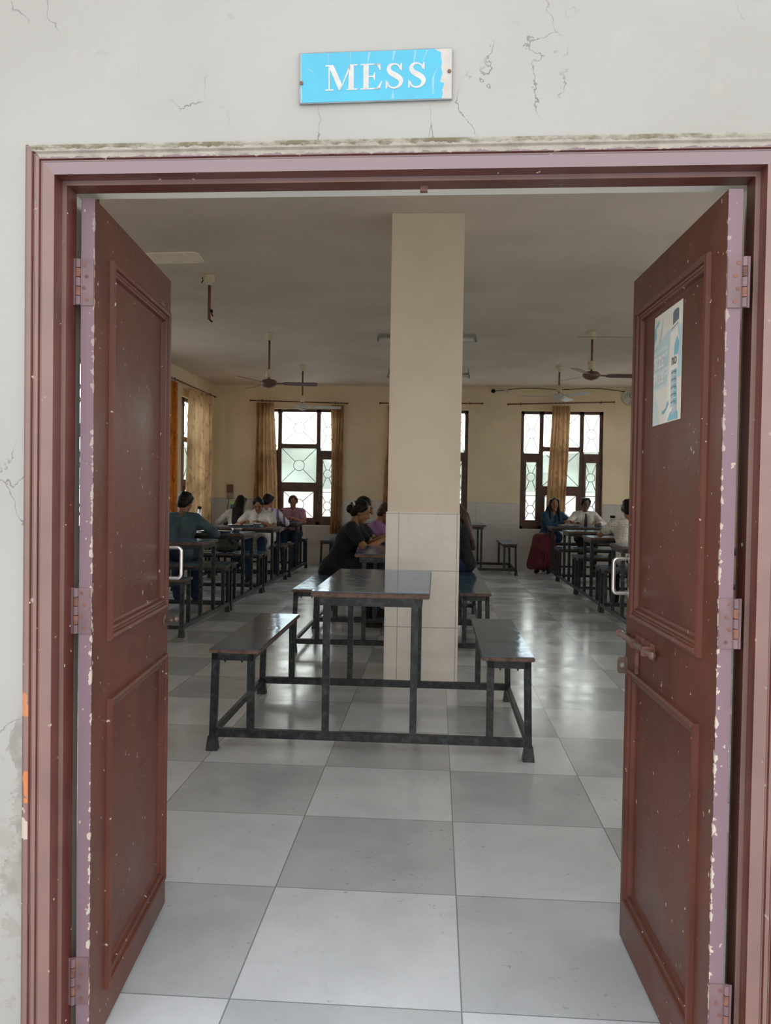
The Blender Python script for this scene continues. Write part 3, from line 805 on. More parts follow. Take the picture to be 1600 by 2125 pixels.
def portal(name, loc, rot, sx, sy):
    l = bpy.data.lights.new(name, 'AREA'); l.shape = 'RECTANGLE'; l.size = sx; l.size_y = sy; l.cycles.is_portal = True
    o = bpy.data.objects.new(name, l); col.objects.link(o); o.location = loc; o.rotation_euler = rot
zc = (WZ0+WZ1)/2; zh = WZ1-WZ0
for c in BW: portal('daylight', (c, YB+.25, zc), (-PI/2, 0, 0), 1.47, zh)
for c in LWY: portal('daylight', (XL-.25, c, zc), (0, -PI/2, 0), zh, 2*LH[c])
for c in RWY_ADDED: portal('daylight', (XR+.25, c, zc), (0, PI/2, 0), zh, 2.3)
for c in FW_ADDED: portal('daylight', (c, 1.68, zc), (PI/2, 0, 0), 2.2, zh)
portal('daylight', (-.09, 1.66, 1.0), (PI/2, 0, 0), 1.46, 2.0)

# ------------------------------------------------------------------ the yard behind the far windows
mb = MB(); mb.box(-14, 14, 22.0, 22.2, -.03, 1.42)
struct(mb.build('wall_garden', simple('pale_yard_wall', (.72, .71, .66), .9, var=.08, scale=.6)), 'pale boundary wall blurred beyond the far windows')
mb = MB(); rnd = random.Random(3); NX, NZ = 80, 14
for i in range(NZ+1):
    for j in range(NX+1):
        x = -16+32*j/NX; t = i/NZ; top = 2.58+.04*math.sin(x*1.3)+.03*math.sin(x*3.1+1)+.03*rnd.random()
        mb.v.append((x, 23.2+.5*math.sin(x*2.2+i)*t+.25*rnd.random()+.5*t*t, -.03+(top+.03)*t))
for i in range(NZ):
    for j in range(NX):
        q = i*(NX+1)+j; mb.f.append((q, q+1, q+NX+2, q+NX+1)); mb.m.append(0)
tag(mb.build('hedge', simple('blurred_greenery', (.36, .46, .38), .9, var=.25, scale=.9), None, smooth=True, fix=False), 'blurred green hedge growing behind the yard wall beyond the far windows', 'hedge', kind='stuff')

# ------------------------------------------------------------------ curtains
def curtain(name_label, P, top, bot, z0, z1, mat, folds, amp, cat_group=None, seed=1):
    # top/bot = (u0,u1) extents at the top and bottom
    rnd = random.Random(seed); NU, NZ = folds*10, 22
    mb = MB(); ph = rnd.random()*6
    for i in range(NZ+1):
        t = i/NZ; z = z1+(z0-z1)*t
        a = top[0]+(bot[0]-top[0])*t; b = top[1]+(bot[1]-top[1])*t
        for j in range(NU+1):
            s = j/NU; w = s*folds*2*PI+ph
            d = 1.25*amp*(.6+.4*t)*math.sin(w+.5*math.sin(3*t+ph))+.3*amp*math.sin(2.3*w+2*t)
            u = a+(b-a)*s+.012*math.sin(4*t+5*s+ph)
            mb.v.append(P(u, d, z))
    for i in range(NZ):
        for j in range(NU):
            k = i*(NU+1)+j; mb.f.append((k, k+1, k+NU+2, k+NU+1)); mb.m.append(0)
    o = mb.build('curtain', mat, None, smooth=True, fix=False)
    rg = MB(); n = max(3, folds)
    for i in range(n):
        u = top[0]+(top[1]-top[0])*(i+.5)/n
        rg.tube([P(u, .022*math.cos(2*PI*q/12), z1+.028+.022*math.sin(2*PI*q/12)) for q in range(13)], .0035, 5)
    rg.build('curtain_rings', M['metal'], o)['kind'] = 'stuff'
    tag(o, name_label, 'curtain', cat_group)
    return o
def curtain_rod(label, P, u0, u1, za, zb, r=.012):
    mb = MB(); mb.tube([P(u0, 0, za), P(u1, 0, zb)], r, 10)
    for u, z in ((u0, za), (u1, zb)): mb.ball(P(u, 0, z), .019)
    o = mb.build('curtain_rod', M['rod'], None, smooth=True)
    for t in (.12, .88):
        u = u0+(u1-u0)*t; z = za+(zb-za)*t
        b = MB(); b.tube([P(u, .10, z), P(u, -.02, z)], .008, 8); b.tube([P(u, 0, z-.03), P(u, 0, z+.03)], .007, 8); b.build('bracket', M['rod'], o)
    tag(o, label, 'curtain rod')
PB = lambda u, d, z: (u, YB-.10+d, z)
PL = lambda u, d, z: (XL+.10-d, u, z)
curtain_rod('dark rod over the far window left of the pillar', PB, -3.43, -1.645, 2.985, 2.945)
curtain_rod('dark rod over the far window hidden by the pillar', PB, -1.05, .79, 2.955, 2.965)
curtain_rod('dark rod over the far window right of the pillar', PB, 1.25, 3.12, 2.955, 3.01)
curtain_rod('dark rod over the window in the left wall', PL, 11.9, 14.45, 3.02, 3.02)
curtain('brown-gold curtain at the left side of the far window left of the pillar', PB, (-3.34, -2.99), (-3.36, -2.90), .60, 2.945, M['curt'], 5, .045, None, 1)
curtain('brown-gold curtain at the right side of the far window left of the pillar', PB, (-1.94, -1.69), (-1.93, -1.73), .57, 2.915, M['curt'], 4, .04, None, 2)
curtain('curtain edge showing left of the pillar', PB, (-.93, -.60), (-.97, -.62), .60, 2.92, M['curt'], 4, .045, None, 3)
curtain('brown-gold curtain gathered in the middle of the far window right of the pillar', PB, (2.03, 2.36), (1.97, 2.30), .80, 2.935, M['curt'], 5, .045, None, 4)
curtain('wide pale gold curtain on the left wall beside the far corner', PL, (12.90, 14.20), (12.88, 14.12), .62, 2.975, M['curt2'], 7, .055, None, 5)
curtain('orange backlit curtain on the left wall beside the door leaf', PL, (11.98, 12.22), (11.95, 12.2), .62, 2.975, M['curt3'], 3, .04, None, 6)

# ------------------------------------------------------------------ fans and ceiling fittings
def make_fan(label, loc, drop, rot, metal, canopy, blades=3, R=.60):
    root = empty('ceiling_fan', loc, 0); tag(root, label, 'ceiling fan', 'ceiling fans')
    MB().lathe([(.05,0),(.052,-.012),(.045,-.02),(.042,-.05),(.022,-.085),(.016,-.09)]).build('canopy', canopy, root, smooth=True)
    MB().tube([(0,0,-.015),(0,0,-drop+.06)], .0125, 10).build('downrod', M['rod'], root, smooth=True)
    MB().lathe([(.016,-drop+.175),(.05,-drop+.165),(.038,-drop+.12),(.045,-drop+.085),(.02,-drop+.07)]).build('lower_canopy', canopy, root, smooth=True)
    MB().lathe([(.03,-drop+.055),(.075,-drop+.045),(.105,-drop+.015),(.105,-drop-.01),(.075,-drop-.035),(.03,-drop-.05),(.008,-drop-.055)], 28).build('motor', metal, root, smooth=True)
    for i in range(blades):
        a = rot+2*PI*i/blades
        mb = MB(); pr = [(.09,.02,0),(.17,.022,0),(.19,.05,.0),(.25,.062,0),(R-.03,.066,0),(R,.050,0)]
        for x, w, _ in pr:
            for s in (-1, 1):
                for h in (0, .004): mb.v.append((x, s*w, -s*w*.20+h))
        for k_ in range(len(pr)-1):
            b = k_*4
            mb.f += [(b,b+4,b+6,b+2),(b+1,b+3,b+7,b+5),(b,b+1,b+5,b+4),(b+2,b+6,b+7,b+3)]; mb.m += [0]*4
        mb.f += [(0,2,3,1), (len(mb.v)-4, len(mb.v)-3, len(mb.v)-1, len(mb.v)-2)]; mb.m += [0, 0]
        mb.build('blade', metal, root, loc=(0,0,-drop), rot=(0,0,a))
    return root
make_fan('brown ceiling fan over the left tables, nearer of the two left of the pillar', (-2.10, 9.95, ZC), .62, math.radians(8), M['fan_brown'], M['cream'])
make_fan('pale ceiling fan in front of the far window left of the pillar', (-2.10, 12.45, ZC), .64, math.radians(10), M['fan_white'], M['cream'])
make_fan('brown ceiling fan over the right tables, beside the door leaf', (1.815, 9.80, ZC), .52, math.radians(2), M['fan_brown'], M['cream'])
make_fan('white ceiling fan in front of the far window right of the pillar', (1.815, 12.38, ZC), .46, math.radians(65), M['fan_white'], M['cream'])
make_fan('ceiling fan mostly hidden by the right door leaf, one thin blade showing', (1.815, 7.25, ZC), .56, math.radians(182), M['fan_brown'], M['cream'])
make_fan('ceiling fan mostly hidden by the left door leaf, one broad cream blade showing', (-2.10, 4.86, ZC), .56, math.radians(-3), simple('cream_fan_metal', (.85, .72, .55), .45, var=.1), M['cream'], R=.66)
root = empty('fan_downrod', (-2.10, 7.30, ZC)); tag(root, 'bare rusty fan rod with cream cup hanging from the ceiling without a fan', 'fan rod')
MB().lathe([(.055,0),(.057,-.012),(.05,-.018),(.047,-.05),(.026,-.085),(.018,-.09)]).build('canopy', M['cream'], root, smooth=True)
MB().tube([(0,0,-.02),(0,0,-.40)], .014, 10).build('rod', M['rod'], root, smooth=True)
mb = MB(); mb.tube([(.014,0,-.31),(.03,.0,-.325),(.022,0,-.35),(.035,0,-.37)], .006, 6); mb.tube([(0,0,-.39),(.012,0,-.41),(.03,0,-.422)], .008, 6); mb.box(.008,.03,-.01,.01,-.335,-.31); mb.build('wires', M['black'], root)
mb = MB(); mb.tube([(-.04,0,-.03),(-.07,0,-.02),(-.06,0,-.05),(-.075,0,-.065)], .005, 6); mb.build('wire_stub', M['black'], root)

def tube_light(label, x, y, drop=0.0, L=1.2):
    root = empty('ceiling_tube_light', (x, y, ZC)); tag(root, label, 'tube light', 'tube lights on the ceiling')
    mb = MB(); mb.box(-L/2, L/2, -.03, .03, -drop-.035, -drop)
    for s in (-1, 1): mb.box(s*(L/2)-.012, s*(L/2)+.012, -.02, .02, -drop-.085, -drop-.03)
    if drop:
        for s in (-1, 1): mb.box(s*L*.49-.008, s*L*.49+.008, -.008, .008, -drop, 0)
    mb.build('batten', simple('grey_batten', (.30, .28, .25), .5), root)
    MB().tube([(-L/2+.012,0,-drop-.062),(L/2-.012,0,-drop-.062)], .014, 12).build('tube', M['tube'], root, smooth=True)
tube_light('slim tube light on the ceiling behind the pillar, nearer of the two', -.155, 10.0)
tube_light('slim tube light on the ceiling behind the pillar, farther of the two', -.16, 12.72, .06, 1.27)

# clock, camera, bulb holder, cable, switchboard
root = empty('wall_clock', (3.41, YB-.002, 3.10)); tag(root, 'round white wall clock high on the far wall beside the right door leaf', 'clock')
def disc(prof, n=28):
    mb = MB(); mb.lathe(prof, n); mb.v = [(x, z*-1, y) for x, y, z in mb.v]; return mb
disc([(.135,0),(.14,.02),(.135,.035),(.118,.035),(.115,.025)]).build('rim', M['fan_white'], root, smooth=True)
disc([(.116,.005),(.116,.027)]).build('face', M['white'], root)
mb = MB(); mb.box(-.004,.004,-.031,-.028,0,.065); mb.box(0,.085,-.031,-.028,-.003,.003); mb.build('hands', M['black'], root)
root = empty('security_camera', (.985, YB, 3.205)); tag(root, 'small dark security camera high on the far wall right of the pillar', 'camera')
MB().ball((0,-.055,-.01),(.038,.045,.038)).build('dome', M['black'], root, smooth=True)
MB().box(-.035,.035,-.02,0,-.03,.035).build('mount', M['fan_white'], root)
root = empty('bulb_holder', (1.16, YB, 3.215)); tag(root, 'white bent lamp holder on the far wall beside the security camera', 'lamp holder')
mb = MB(); mb.tube([(-.10,-.02,.03),(0,-.04,.02),(.06,-.06,-.005),(.105,-.07,-.03)], [.008,.010,.014,.018], 8); mb.build('arm', M['fan_white'], root, smooth=True)
MB().ball((.115,-.07,-.045), .028).build('bulb', M['tube'], root, smooth=True)
mb = MB(); pts = [(x, YB-.012, 3.235+.02*math.sin(x*5)-.018*math.sin(x*2.1)) for x in [1.0+.12*i for i in range(21)]]
mb.tube(pts, .006, 6); tag(mb.build('cable', M['black'], None), 'thin dark cable running along the top of the far wall', 'cable')
root = empty('switchboard', (-3.81, YB, 1.20)); tag(root, 'dark wooden switchboard on the far wall near the left corner', 'switchboard')
MB().box(-.055,.055,-.05,0,.10,.245).build('box', M['fan_brown'], root, bevel=.004)
MB().box(-.06,.06,-.012,0,-.02,.10).build('plate', simple('grey_plate', (.32, .27, .22), .6), root)
mb = MB(); mb.tube([(-.02,-.015,-.02),(-.05,-.016,-.25),(-.10,-.016,-.6)], .005, 6); mb.build('wire', M['black'], root)
# ------------------------------------------------------------------ mess tables with their benches
def make_unit():
    root = empty('bench_table')
    def b(name, mat, *boxes, bevel=.002):
        mb = MB()
        for q in boxes: mb.box(*q)
        return mb.build(name, mat, root, bevel=bevel)
    def slab(name, x0, x1, z0, z1):
        mb = MB(); mb.box(x0, x1, -.012, 1.212, z0, z1-.004, 0); o = mb.build(name, [M['edge']], root, bevel=.004)
        mb = MB(); mb.box(x0+.003, x1-.003, -.009, 1.209, z1-.004, z1, 0); mb.build('laminate', [M['lam']], o, bevel=.0015)
    slab('table_top', -.30, .295, .795, .825)
    slab('bench_seat', -.815, -.558, .498, .522); slab('bench_seat', .556, .818, .498, .522)
    b('table_frame', M['steel'], (-.26,.255,.0,.035,.752,.795), (-.26,.255,1.165,1.2,.752,.795), (-.26,-.225,.035,1.165,.752,.795), (.22,.255,.035,1.165,.752,.795))
    for s in (-1, 1):
        x0, x1 = sorted((s*.802, s*.585))
        mb = MB()
        for q in ((x0,x1,.0,.035,.462,.498), (x0,x1,1.165,1.2,.462,.498), (x0,x0+.03,.035,1.165,.468,.498), (x1-.03,x1,.035,1.165,.468,.498)): mb.box(*q)
        for x in (x0+.065, x1-.065): mb.tube([(x,.017,.463),(x,.017,.446)], [.009,.001], 6)
        mb.build('bench_frame', M['steel'], root)
        for y in (0, 1.165):
            for xo, xb, z0 in ((s*.784, s*.797, .0), (s*.603, s*.603, .11)):
                mb = MB(); h = .0175
                V = [(xb-h,y,z0),(xb+h,y,z0),(xb+h,y+.035,z0),(xb-h,y+.035,z0),(xo-h,y,.498),(xo+h,y,.498),(xo+h,y+.035,.498),(xo-h,y+.035,.498)]
                mb.add(V, [(0,3,2,1),(4,5,6,7),(0,1,5,4),(1,2,6,5),(2,3,7,6),(3,0,4,7)]); mb.build('leg', M['steel'], root, bevel=.002)
            mb = MB(); x = s*.797
            V = [(x-.030,y-.010,0),(x+.030,y-.010,0),(x+.030,y+.045,0),(x-.030,y+.045,0),(x-.021,y-.003,.075),(x+.021,y-.003,.075),(x+.021,y+.038,.075),(x-.021,y+.038,.075)]
            mb.add(V, [(0,3,2,1),(4,5,6,7),(0,1,5,4),(1,2,6,5),(2,3,7,6),(3,0,4,7)]); mb.build('foot', M['steel'], root, bevel=.002)
        b('side_rail', M['steel'], (s*.794-.014, s*.794+.014, .035, 1.165, .074, .106))
        for y in (0, 1.165): b('leg', M['steel'], (s*.221-.0175, s*.221+.0175, y, y+.035, .11, .755))
    for y in (0, 1.165): b('cross_rail', M['steel'], (-.785, .785, y, y+.035, .07, .112))
    return root
proto = make_unit()
def place(o, x, y, rz, label):
    o.location = (x, y, 0); o.rotation_euler = (0, 0, rz)
    tag(o, label, 'table with benches', 'black steel mess tables with benches'); return o
place(proto, -.32, 4.012, 0, 'black steel table with two attached benches nearest the doorway, before the pillar')
place(copy_tree(proto), -.36, 6.57, 0, 'black table with benches reaching back behind the pillar, first beyond the nearest table')
place(copy_tree(proto), -.36, 7.80, 0, 'black table with benches behind the pillar where the girls in black sit')
place(copy_tree(proto), -.36, 9.03, 0, 'black table with benches farthest along the row behind the pillar')
place(copy_tree(proto), -1.125, 13.42, 0, 'dark table with benches by the far wall, under the curtain left of the pillar')
place(copy_tree(proto), .53, 13.42, 0, 'dark empty table with benches by the far wall, right of the pillar')
# left row: benches run along x; the near end faces the aisle (+x)
for yc, lab in ((7.88, 'dark table with benches of the left row nearest the left door leaf'), (9.57, 'dark table with benches of the left row where the person in the teal shirt sits'),
                (11.26, 'dark table with benches of the left row where the girl in white eats'), (13.18, 'dark table with benches of the left row farthest off, where the person in pink sits')):
    place(copy_tree(proto), -2.24, yc, PI/2, lab)
for yc, lab in ((13.52, 'dark table with benches of the right row where the man in a tie sits'), (11.86, 'dark table with benches of the right row, second from the far wall'),
                (10.20, 'dark table with benches of the right row beside the person in the dotted shirt'), (8.54, 'dark table with benches of the right row nearest the right door leaf')):
    place(copy_tree(proto), 1.88, yc, -PI/2, lab)

# ------------------------------------------------------------------ people
def blob_mesh(parts, voxel, smooth_it=2):
    mb = MB()
    for p in parts:
        if p[0] == 'c':
            _, a, ra, b, rb = p; a = Vector(a); b = Vector(b)
            mb.ball(a, ra, n=12); mb.ball(b, rb, n=12)
            if (b-a).length > 1e-4: mb.tube([a, b], [ra, rb], 12)
        else:
            _, c, r, mt = p; mb.ball(c, r, n=16, mat=mt)
    me = bpy.data.meshes.new('blob'); me.from_pydata(mb.v, [], mb.f)
    bm = bmesh.new(); bm.from_mesh(me); bmesh.ops.remove_doubles(bm, verts=bm.verts, dist=1e-6); bmesh.ops.recalc_face_normals(bm, faces=bm.faces); bm.to_mesh(me); bm.free()
    o = bpy.data.objects.new('blob', me); col.objects.link(o)
    md = o.modifiers.new('r', 'REMESH'); md.mode = 'VOXEL'; md.voxel_size = voxel
    ms = o.modifiers.new('s', 'SMOOTH'); ms.iterations = smooth_it; ms.factor = .5
    dg = bpy.context.evaluated_depsgraph_get(); out = bpy.data.meshes.new_from_object(o.evaluated_get(dg))
    bpy.data.objects.remove(o); bpy.data.meshes.remove(me)
    out.shade_smooth(); return out
def ik(s, t, l1, l2, hint):
    d = t-s; L = min(d.length, (l1+l2)*.995); d = d.normalized()
    a = (l1*l1-l2*l2+L*L)/(2*L); h = math.sqrt(max(0, l1*l1-a*a))
    hv = Vector(hint); hv = (hv-d*hv.dot(d)).normalized()
    return s+d*a+hv*h, s+d*L
def person(label, loc, rz, lean=.3, head=(0, .3), hands=((-.12, .42, .36), (.12, .42, .36)), shirt='white', sleeve='short', lower='jeans', hair='short', hairm='hair', skin='skin', S=.95,
           legs=0.0, skirt=False, extra=None, seat=.522, kurta=False, collar=False, tie=False):
    root = empty('person', (loc[0], loc[1], 0), rz); tag(root, label, 'person')
    V = Vector; hz = seat+.085
    up = V((0, math.sin(lean), math.cos(lean))); fwd = V((0, math.cos(lean), -math.sin(lean)))
    B = V((0, 0, hz)); waist = B+up*.16*S; chest = B+up*.33*S; nb = B+up*.445*S
    l2 = lean*.75; u2 = V((0, math.sin(l2), math.cos(l2)))
    nt = nb+u2*.06*S; hy, hp = head
    Rh = Euler((-hp, 0, hy)).to_matrix()
    hc = nt+Rh@V((0, .022, .095))*S
    HP = lambda p: hc+Rh@V(p)*S
    sw = .165*S if skin else .165
    sh = [nb-up*.035*S+V((-sw, 0, 0)), nb-up*.035*S+V((sw, 0, 0))]
    parts = []; sp = []; tp = []
    C = lambda L, a, ra, b, rb, g=0: L.append(('c', a, ra*S+g, b, rb*S+g))
    # torso
    tor = []
    for sx in (-1, 1):
        o1 = V((sx*.075*S, 0, 0)); o2 = V((sx*.085*S, 0, 0)); o3 = V((sx*.06*S, 0, 0))
        tor += [(B+o1, .098, waist+o3, .085), (waist+o3, .085, chest+o2, .098), (chest+o2, .098, nb+V((sx*.075*S, 0, 0))-up*.05*S, .068), (nb+V((sx*.05*S, 0, 0))-up*.03*S, .058, sh[0 if sx < 0 else 1], .052)]
    for a, ra, b, rb in tor: C(parts, a, ra, b, rb); C(sp, a, ra, b, rb, .012)
    C(parts, nb-up*.03, .052, nt+Rh@V((0, .0, .04)), .047)
    # head
    parts.append(('e', HP((0, -.005, .02)), tuple(S*q for q in (.070, .089, .088)), Rh))
    parts.append(('e', HP((0, .030, -.045)), tuple(S*q for q in (.054, .056, .066)), Rh))
    C(parts, HP((0, .070, -.090)), .020, HP((0, .05, -.085)), .026)
    C(parts, HP((0, .088, .008)), .009, HP((0, .104, -.026)), .013)
    for sx in (-1, 1):
        parts.append(('e', HP((sx*.072, -.002, -.012)), tuple(S*q for q in (.012, .018, .030)), Rh))
        C(parts, HP((sx*.034, .066, -.018)), .020, HP((sx*.030, .058, -.04)), .022)
    # arms
    el = []
    for k_, sx in ((0, -1), (1, 1)):
        t = V(hands[k_]); t = V((t.x, t.y, t.z+seat)) 
        e, w = ik(sh[k_], t, .285*S, .25*S, (sx*.9, -.3, -.65)); el.append((e, w))
        C(parts, sh[k_], .047, e, .038); C(parts, e, .038, w, .026)
        d = (w-e).normalized(); dn = V((0, 0, -1)); dn = (dn-d*dn.dot(d)).normalized(); lat = d.cross(dn)*1.0
        pc = w+d*.045*S
        C(parts, w, .026, pc+lat*.018*S, .019); C(parts, w, .026, pc-lat*.018*S, .019); C(parts, pc+lat*.02*S, .016, pc+d*.03*S+lat*.022*S, .013); C(parts, pc-lat*.02*S, .016, pc+d*.03*S-lat*.022*S, .013)
        for q, ln in zip(range(4), (.033, .038, .036, .028)):
            b0 = pc+d*.035*S+lat*(q-1.5)*.0195*S; b1 = b0+(d*.9+dn*.35).normalized()*ln*S; b2 = b1+(d*.5+dn*.85).normalized()*ln*.85*S
            C(parts, b0, .0100, b1, .0090); C(parts, b1, .0090, b2, .0080)
        tl = lat*(-sx)
        t0 = w+d*.025*S+tl*.020*S; t1 = t0+(d*.6+tl*.7+dn*.3).normalized()*.034*S; t2 = t1+(d*.9+tl*.1+dn*.5).normalized()*.028*S
        C(parts, t0, .0125, t1, .0105); C(parts, t1, .0105, t2, .0085)
        if sleeve == 'long': C(sp, sh[k_], .047, e, .040, .013); C(sp, e, .040, e+(w-e)*.93, .030, .010)
        else: C(sp, sh[k_], .049, sh[k_]+(e-sh[k_])*.58, .045, .016)
    # legs
    Rl = Matrix.Rotation(legs, 3, 'Z')
    for sx in (-1, 1):
        h = B+V((sx*.085*S, .0, -.005)); kn = B+Rl@V((sx*.105*S, .40*S, -.005)); an = V((kn.x, kn.y, 0))+Rl@V((0, -.06, .075)); to = an+Rl@V((0, .13, -.035))
        C(parts, h, .085, kn, .058); C(parts, kn, .056, an, .036); C(parts, an, .036, to, .026)
        C(tp, h, .088, kn, .062, .010); C(tp, kn, .062, an+V((0, 0, .02)), .046, .012)
        if skirt:
            for q in (0, .5, 1):
                k1 = kn*(1-q)+(B+Rl@V((0, .40*S, 0)))*q; k2 = V((k1.x, k1.y, .15))+Rl@V((sx*.06*(1-q), .06, 0)); h1 = h*(1-q)+B*q
                C(tp, h1, .085, k1, .075, .010); C(tp, k1, .078, k2, .085, .0)
                C(tp, k1+Rl@V((0, -.12, -.03)), .07, k2+Rl@V((sx*.02, -.20, .02)), .085, 0); C(tp, h1, .085, k1+Rl@V((0, -.12, -.03)), .07)
        shp = [('c', an, .040*S, to, .032*S), ('c', an+V((0, 0, -.03)), .036*S, to+V((0, 0, -.005)), .030*S)]
        so = bpy.data.objects.new('shoe', blob_mesh(shp, .011)); so.data.materials.append(M['shoe']); col.objects.link(so); so.parent = root
    tp.append(('e', B+V((0, 0, .0)), (.165*S, .125*S, .095*S), None))
    if kurta:
        for sx in (-1, 1):
            h = B+V((sx*.09*S, 0, 0)); C(sp, h, .105, h+V((0, (.12 if skirt else .25)*S, -.0)), .095, .018); C(sp, h+V((0, -.02, 0)), .10, h+V((0, -.05, -.06)), .10, .012)
    def add(name, ps, vox, mat, it=2):
        o = bpy.data.objects.new(name, blob_mesh(ps, vox, it)); o.data.materials.append(mat); col.objects.link(o); o.parent = root; return o
    body = add('body', parts, .0085, M[skin])
    lo = add('skirt' if skirt else 'trousers', tp, .012, M[lower], 4)
    if skirt:   # hanging pleats
        cx = sum(v.co.x for v in lo.data.vertices)/len(lo.data.vertices); cy_ = .33
        for v in lo.data.vertices:
            if v.co.z < .52:
                dx, dy = v.co.x-cx, v.co.y-cy_; a = math.atan2(dy, dx); q = (.52-v.co.z)*.055*math.sin(a*11); r_ = math.hypot(dx, dy)+1e-6
                v.co.x += dx/r_*q; v.co.y += dy/r_*q
    add('shirt', sp, .012, M[shirt], 4)
    # face
    for sx in (-1, 1):
        mb = MB(); mb.ball(HP((sx*.029, .079, .006)), (.0125*S, .006*S, .0068*S), mat=Rh); mb.build('eye', M['eye'], root, smooth=True)
        mb = MB(); mb.tube([HP((sx*.014, .087, .024)), HP((sx*.030, .083, .030)), HP((sx*.046, .070, .025))], [.0025, .0035, .002], 6); mb.build('eyebrow', M['hair'], root)
    mb = MB(); mb.ball(HP((0, .084, -.056)), (.022*S, .008*S, .0075*S), mat=Rh); mb.build('mouth', M['lip'], root, smooth=True)
    # hair
    hp_ = [('e', HP((0, -.020, .034)), tuple(S*q for q in (.080, .092, .087)), Rh), ('e', HP((0, -.050, -.015)), tuple(S*q for q in (.072, .060, .075)), Rh)]
    for sx in (-1, 1): C(hp_, HP((sx*.055, .030, .062)), .030, HP((sx*.068, -.01, .0)), .024)
    if hair == 'short':
        for i in range(8):
            a = i*PI/4; C(hp_, HP((.05*math.cos(a), -.02+.05*math.sin(a), .085)), .03, HP((.055*math.cos(a), -.01+.06*math.sin(a), .105)), .014)
    back = nb-fwd*.085*S
    if hair in ('long', 'longfront'):
        C(hp_, HP((0, -.06, .0)), .068, back-fwd*.02+up*.02, .062)
        for sx in (-1, 1):
            C(hp_, HP((sx*.05, -.04, .0)), .045, back+V((sx*.055, 0, 0))-fwd*.01, .042); C(hp_, back+V((sx*.055, 0, 0))-fwd*.01, .042, B+up*.22*S-fwd*.115*S+V((sx*.05, 0, 0)), .035)
            if hair == 'longfront':
                C(hp_, HP((sx*.066, .01, .01)), .026, nb+V((sx*.085, .06, 0))-up*.03, .030); C(hp_, nb+V((sx*.085, .06, 0))-up*.03, .030, chest+V((sx*.10, 0, 0))+fwd*.10, .026)
        C(hp_, back-fwd*.02, .060, B+up*.14*S-fwd*.115*S, .035)
    if hair == 'pony':
        C(hp_, HP((0, -.09, .02)), .032, HP((0, -.125, -.02)), .034); C(hp_, HP((0, -.125, -.02)), .034, back-fwd*.03-up*.05, .022)
    if hair == 'bun':
        hp_.append(('e', HP((0, -.112, -.02)), (.047*S, .045*S, .048*S), Rh))
    ho = add('hair', hp_, .010, M[hairm], 2)
    if collar or tie:
        mb = MB(); mb.tube([nb+V((.062*math.cos(a), .062*math.sin(a), 0))+u2*.018-u2*.018*math.sin(a) for a in [2*PI*i/16 for i in range(17)]], .014, 8); mb.build('collar', M[shirt], root, smooth=True)
    if tie:
        mb = MB(); p0 = nb+fwd*.082+up*-.01; p1 = chest+fwd*.122*S; p2 = waist+fwd*.115*S
        for (a, wa), (b, wb) in zip(((p0, .018), (p0-up*.03+fwd*.012, .013), (p1, .024)), ((p0-up*.03+fwd*.012, .013), (p1, .024), (p2, .032))):
            mb.add([a+V((-wa, 0, 0)), a+V((wa, 0, 0)), b+V((wb, 0, 0)), b+V((-wb, 0, 0)), a+V((-wa, 0, 0))+fwd*.008, a+V((wa, 0, 0))+fwd*.008, b+V((wb, 0, 0))+fwd*.008, b+V((-wb, 0, 0))+fwd*.008],
                   [(0,1,2,3), (7,6,5,4), (0,4,5,1), (1,5,6,2), (2,6,7,3), (3,7,4,0)])
        mb.build('necktie', M['tie'], root)
    return root, dict(HP=HP, nb=nb, chest=chest, B=B, up=up, fwd=fwd, hc=hc, el=el)

tz = .825-.522   # table top above the seat
# left row
person('person in a teal blue shirt seen from behind, eating beside the left door leaf', (-2.91, 8.95), 0, .34, (-.25, .35), ((-.20, .45, tz+.05), (.27, .40, tz+.05)), 'teal', 'long', 'jeans', 'short', S=1.02)
person('girl in a white kurta facing us, head bowed over her plate at the left tables', (-2.60, 11.86), PI, .30, (.1, .62), ((-.10, .42, tz+.05), (.16, .40, tz+.05)), 'white', 'short', 'jeans', 'pony', S=.95, kurta=True)
person('person with long dark hair down a white back, beside the girl in white kurta', (-3.09, 12.42), 0, .30, (-.3, .3), ((-.26, .40, tz+.05), (.14, .42, tz+.05)), 'white', 'long', 'jeans', 'long', S=.95)
person('person in a purple-striped white top, partly behind the girl in the white kurta', (-2.66, 12.46), 0, .16, (-.5, .25), ((-.12, .42, tz+.05), (.15, .42, tz+.05)), 'stripe', 'long', 'jeans', 'bun', S=.97)
person('person in a pink top eating before the far window', (-2.46, 13.84), PI, .16, (.18, .30), ((-.06, .40, tz+.05), (.17, .38, tz+.16)), 'pink', 'short', 'jeans', 'bun', 'hair_b', S=.94)
# behind the pillar: facing +x
r6, J6 = person('girl in a black short-sleeved dress leaning over the middle table, nearest of the three', (-.99, 7.93), -PI/2, .42, (-.1, .40), ((-.10, .50, tz+.06), (.10, .47, tz+.04)), 'black', 'short', 'black', 'bun', S=.98, kurta=True)
mb = MB(); mb.box(-.012, .012, -.006, .006, -.03, .03, mat=Matrix.Translation(J6['HP']((.055, -.085, .045))) @ Euler((.5, 0, .4)).to_matrix().to_4x4()); mb.build('hair_clip', M['cream'], r6, bevel=.003)
person('girl in a dark T-shirt behind the girl in black at the middle table', (-.98, 8.50), -PI/2, .34, (-.05, .38), ((-.10, .48, tz+.06), (.12, .46, tz+.05)), 'dk', 'short', 'jeans', 'bun', S=1.0)
person('person in a purple top, farthest of three along the middle table', (-.88, 9.35), -PI/2, .52, (0, .55), ((-.10, .48, tz+.06), (.12, .46, tz+.05)), 'purple', 'short', 'jeans', 'short', 'hair_b', S=.95)
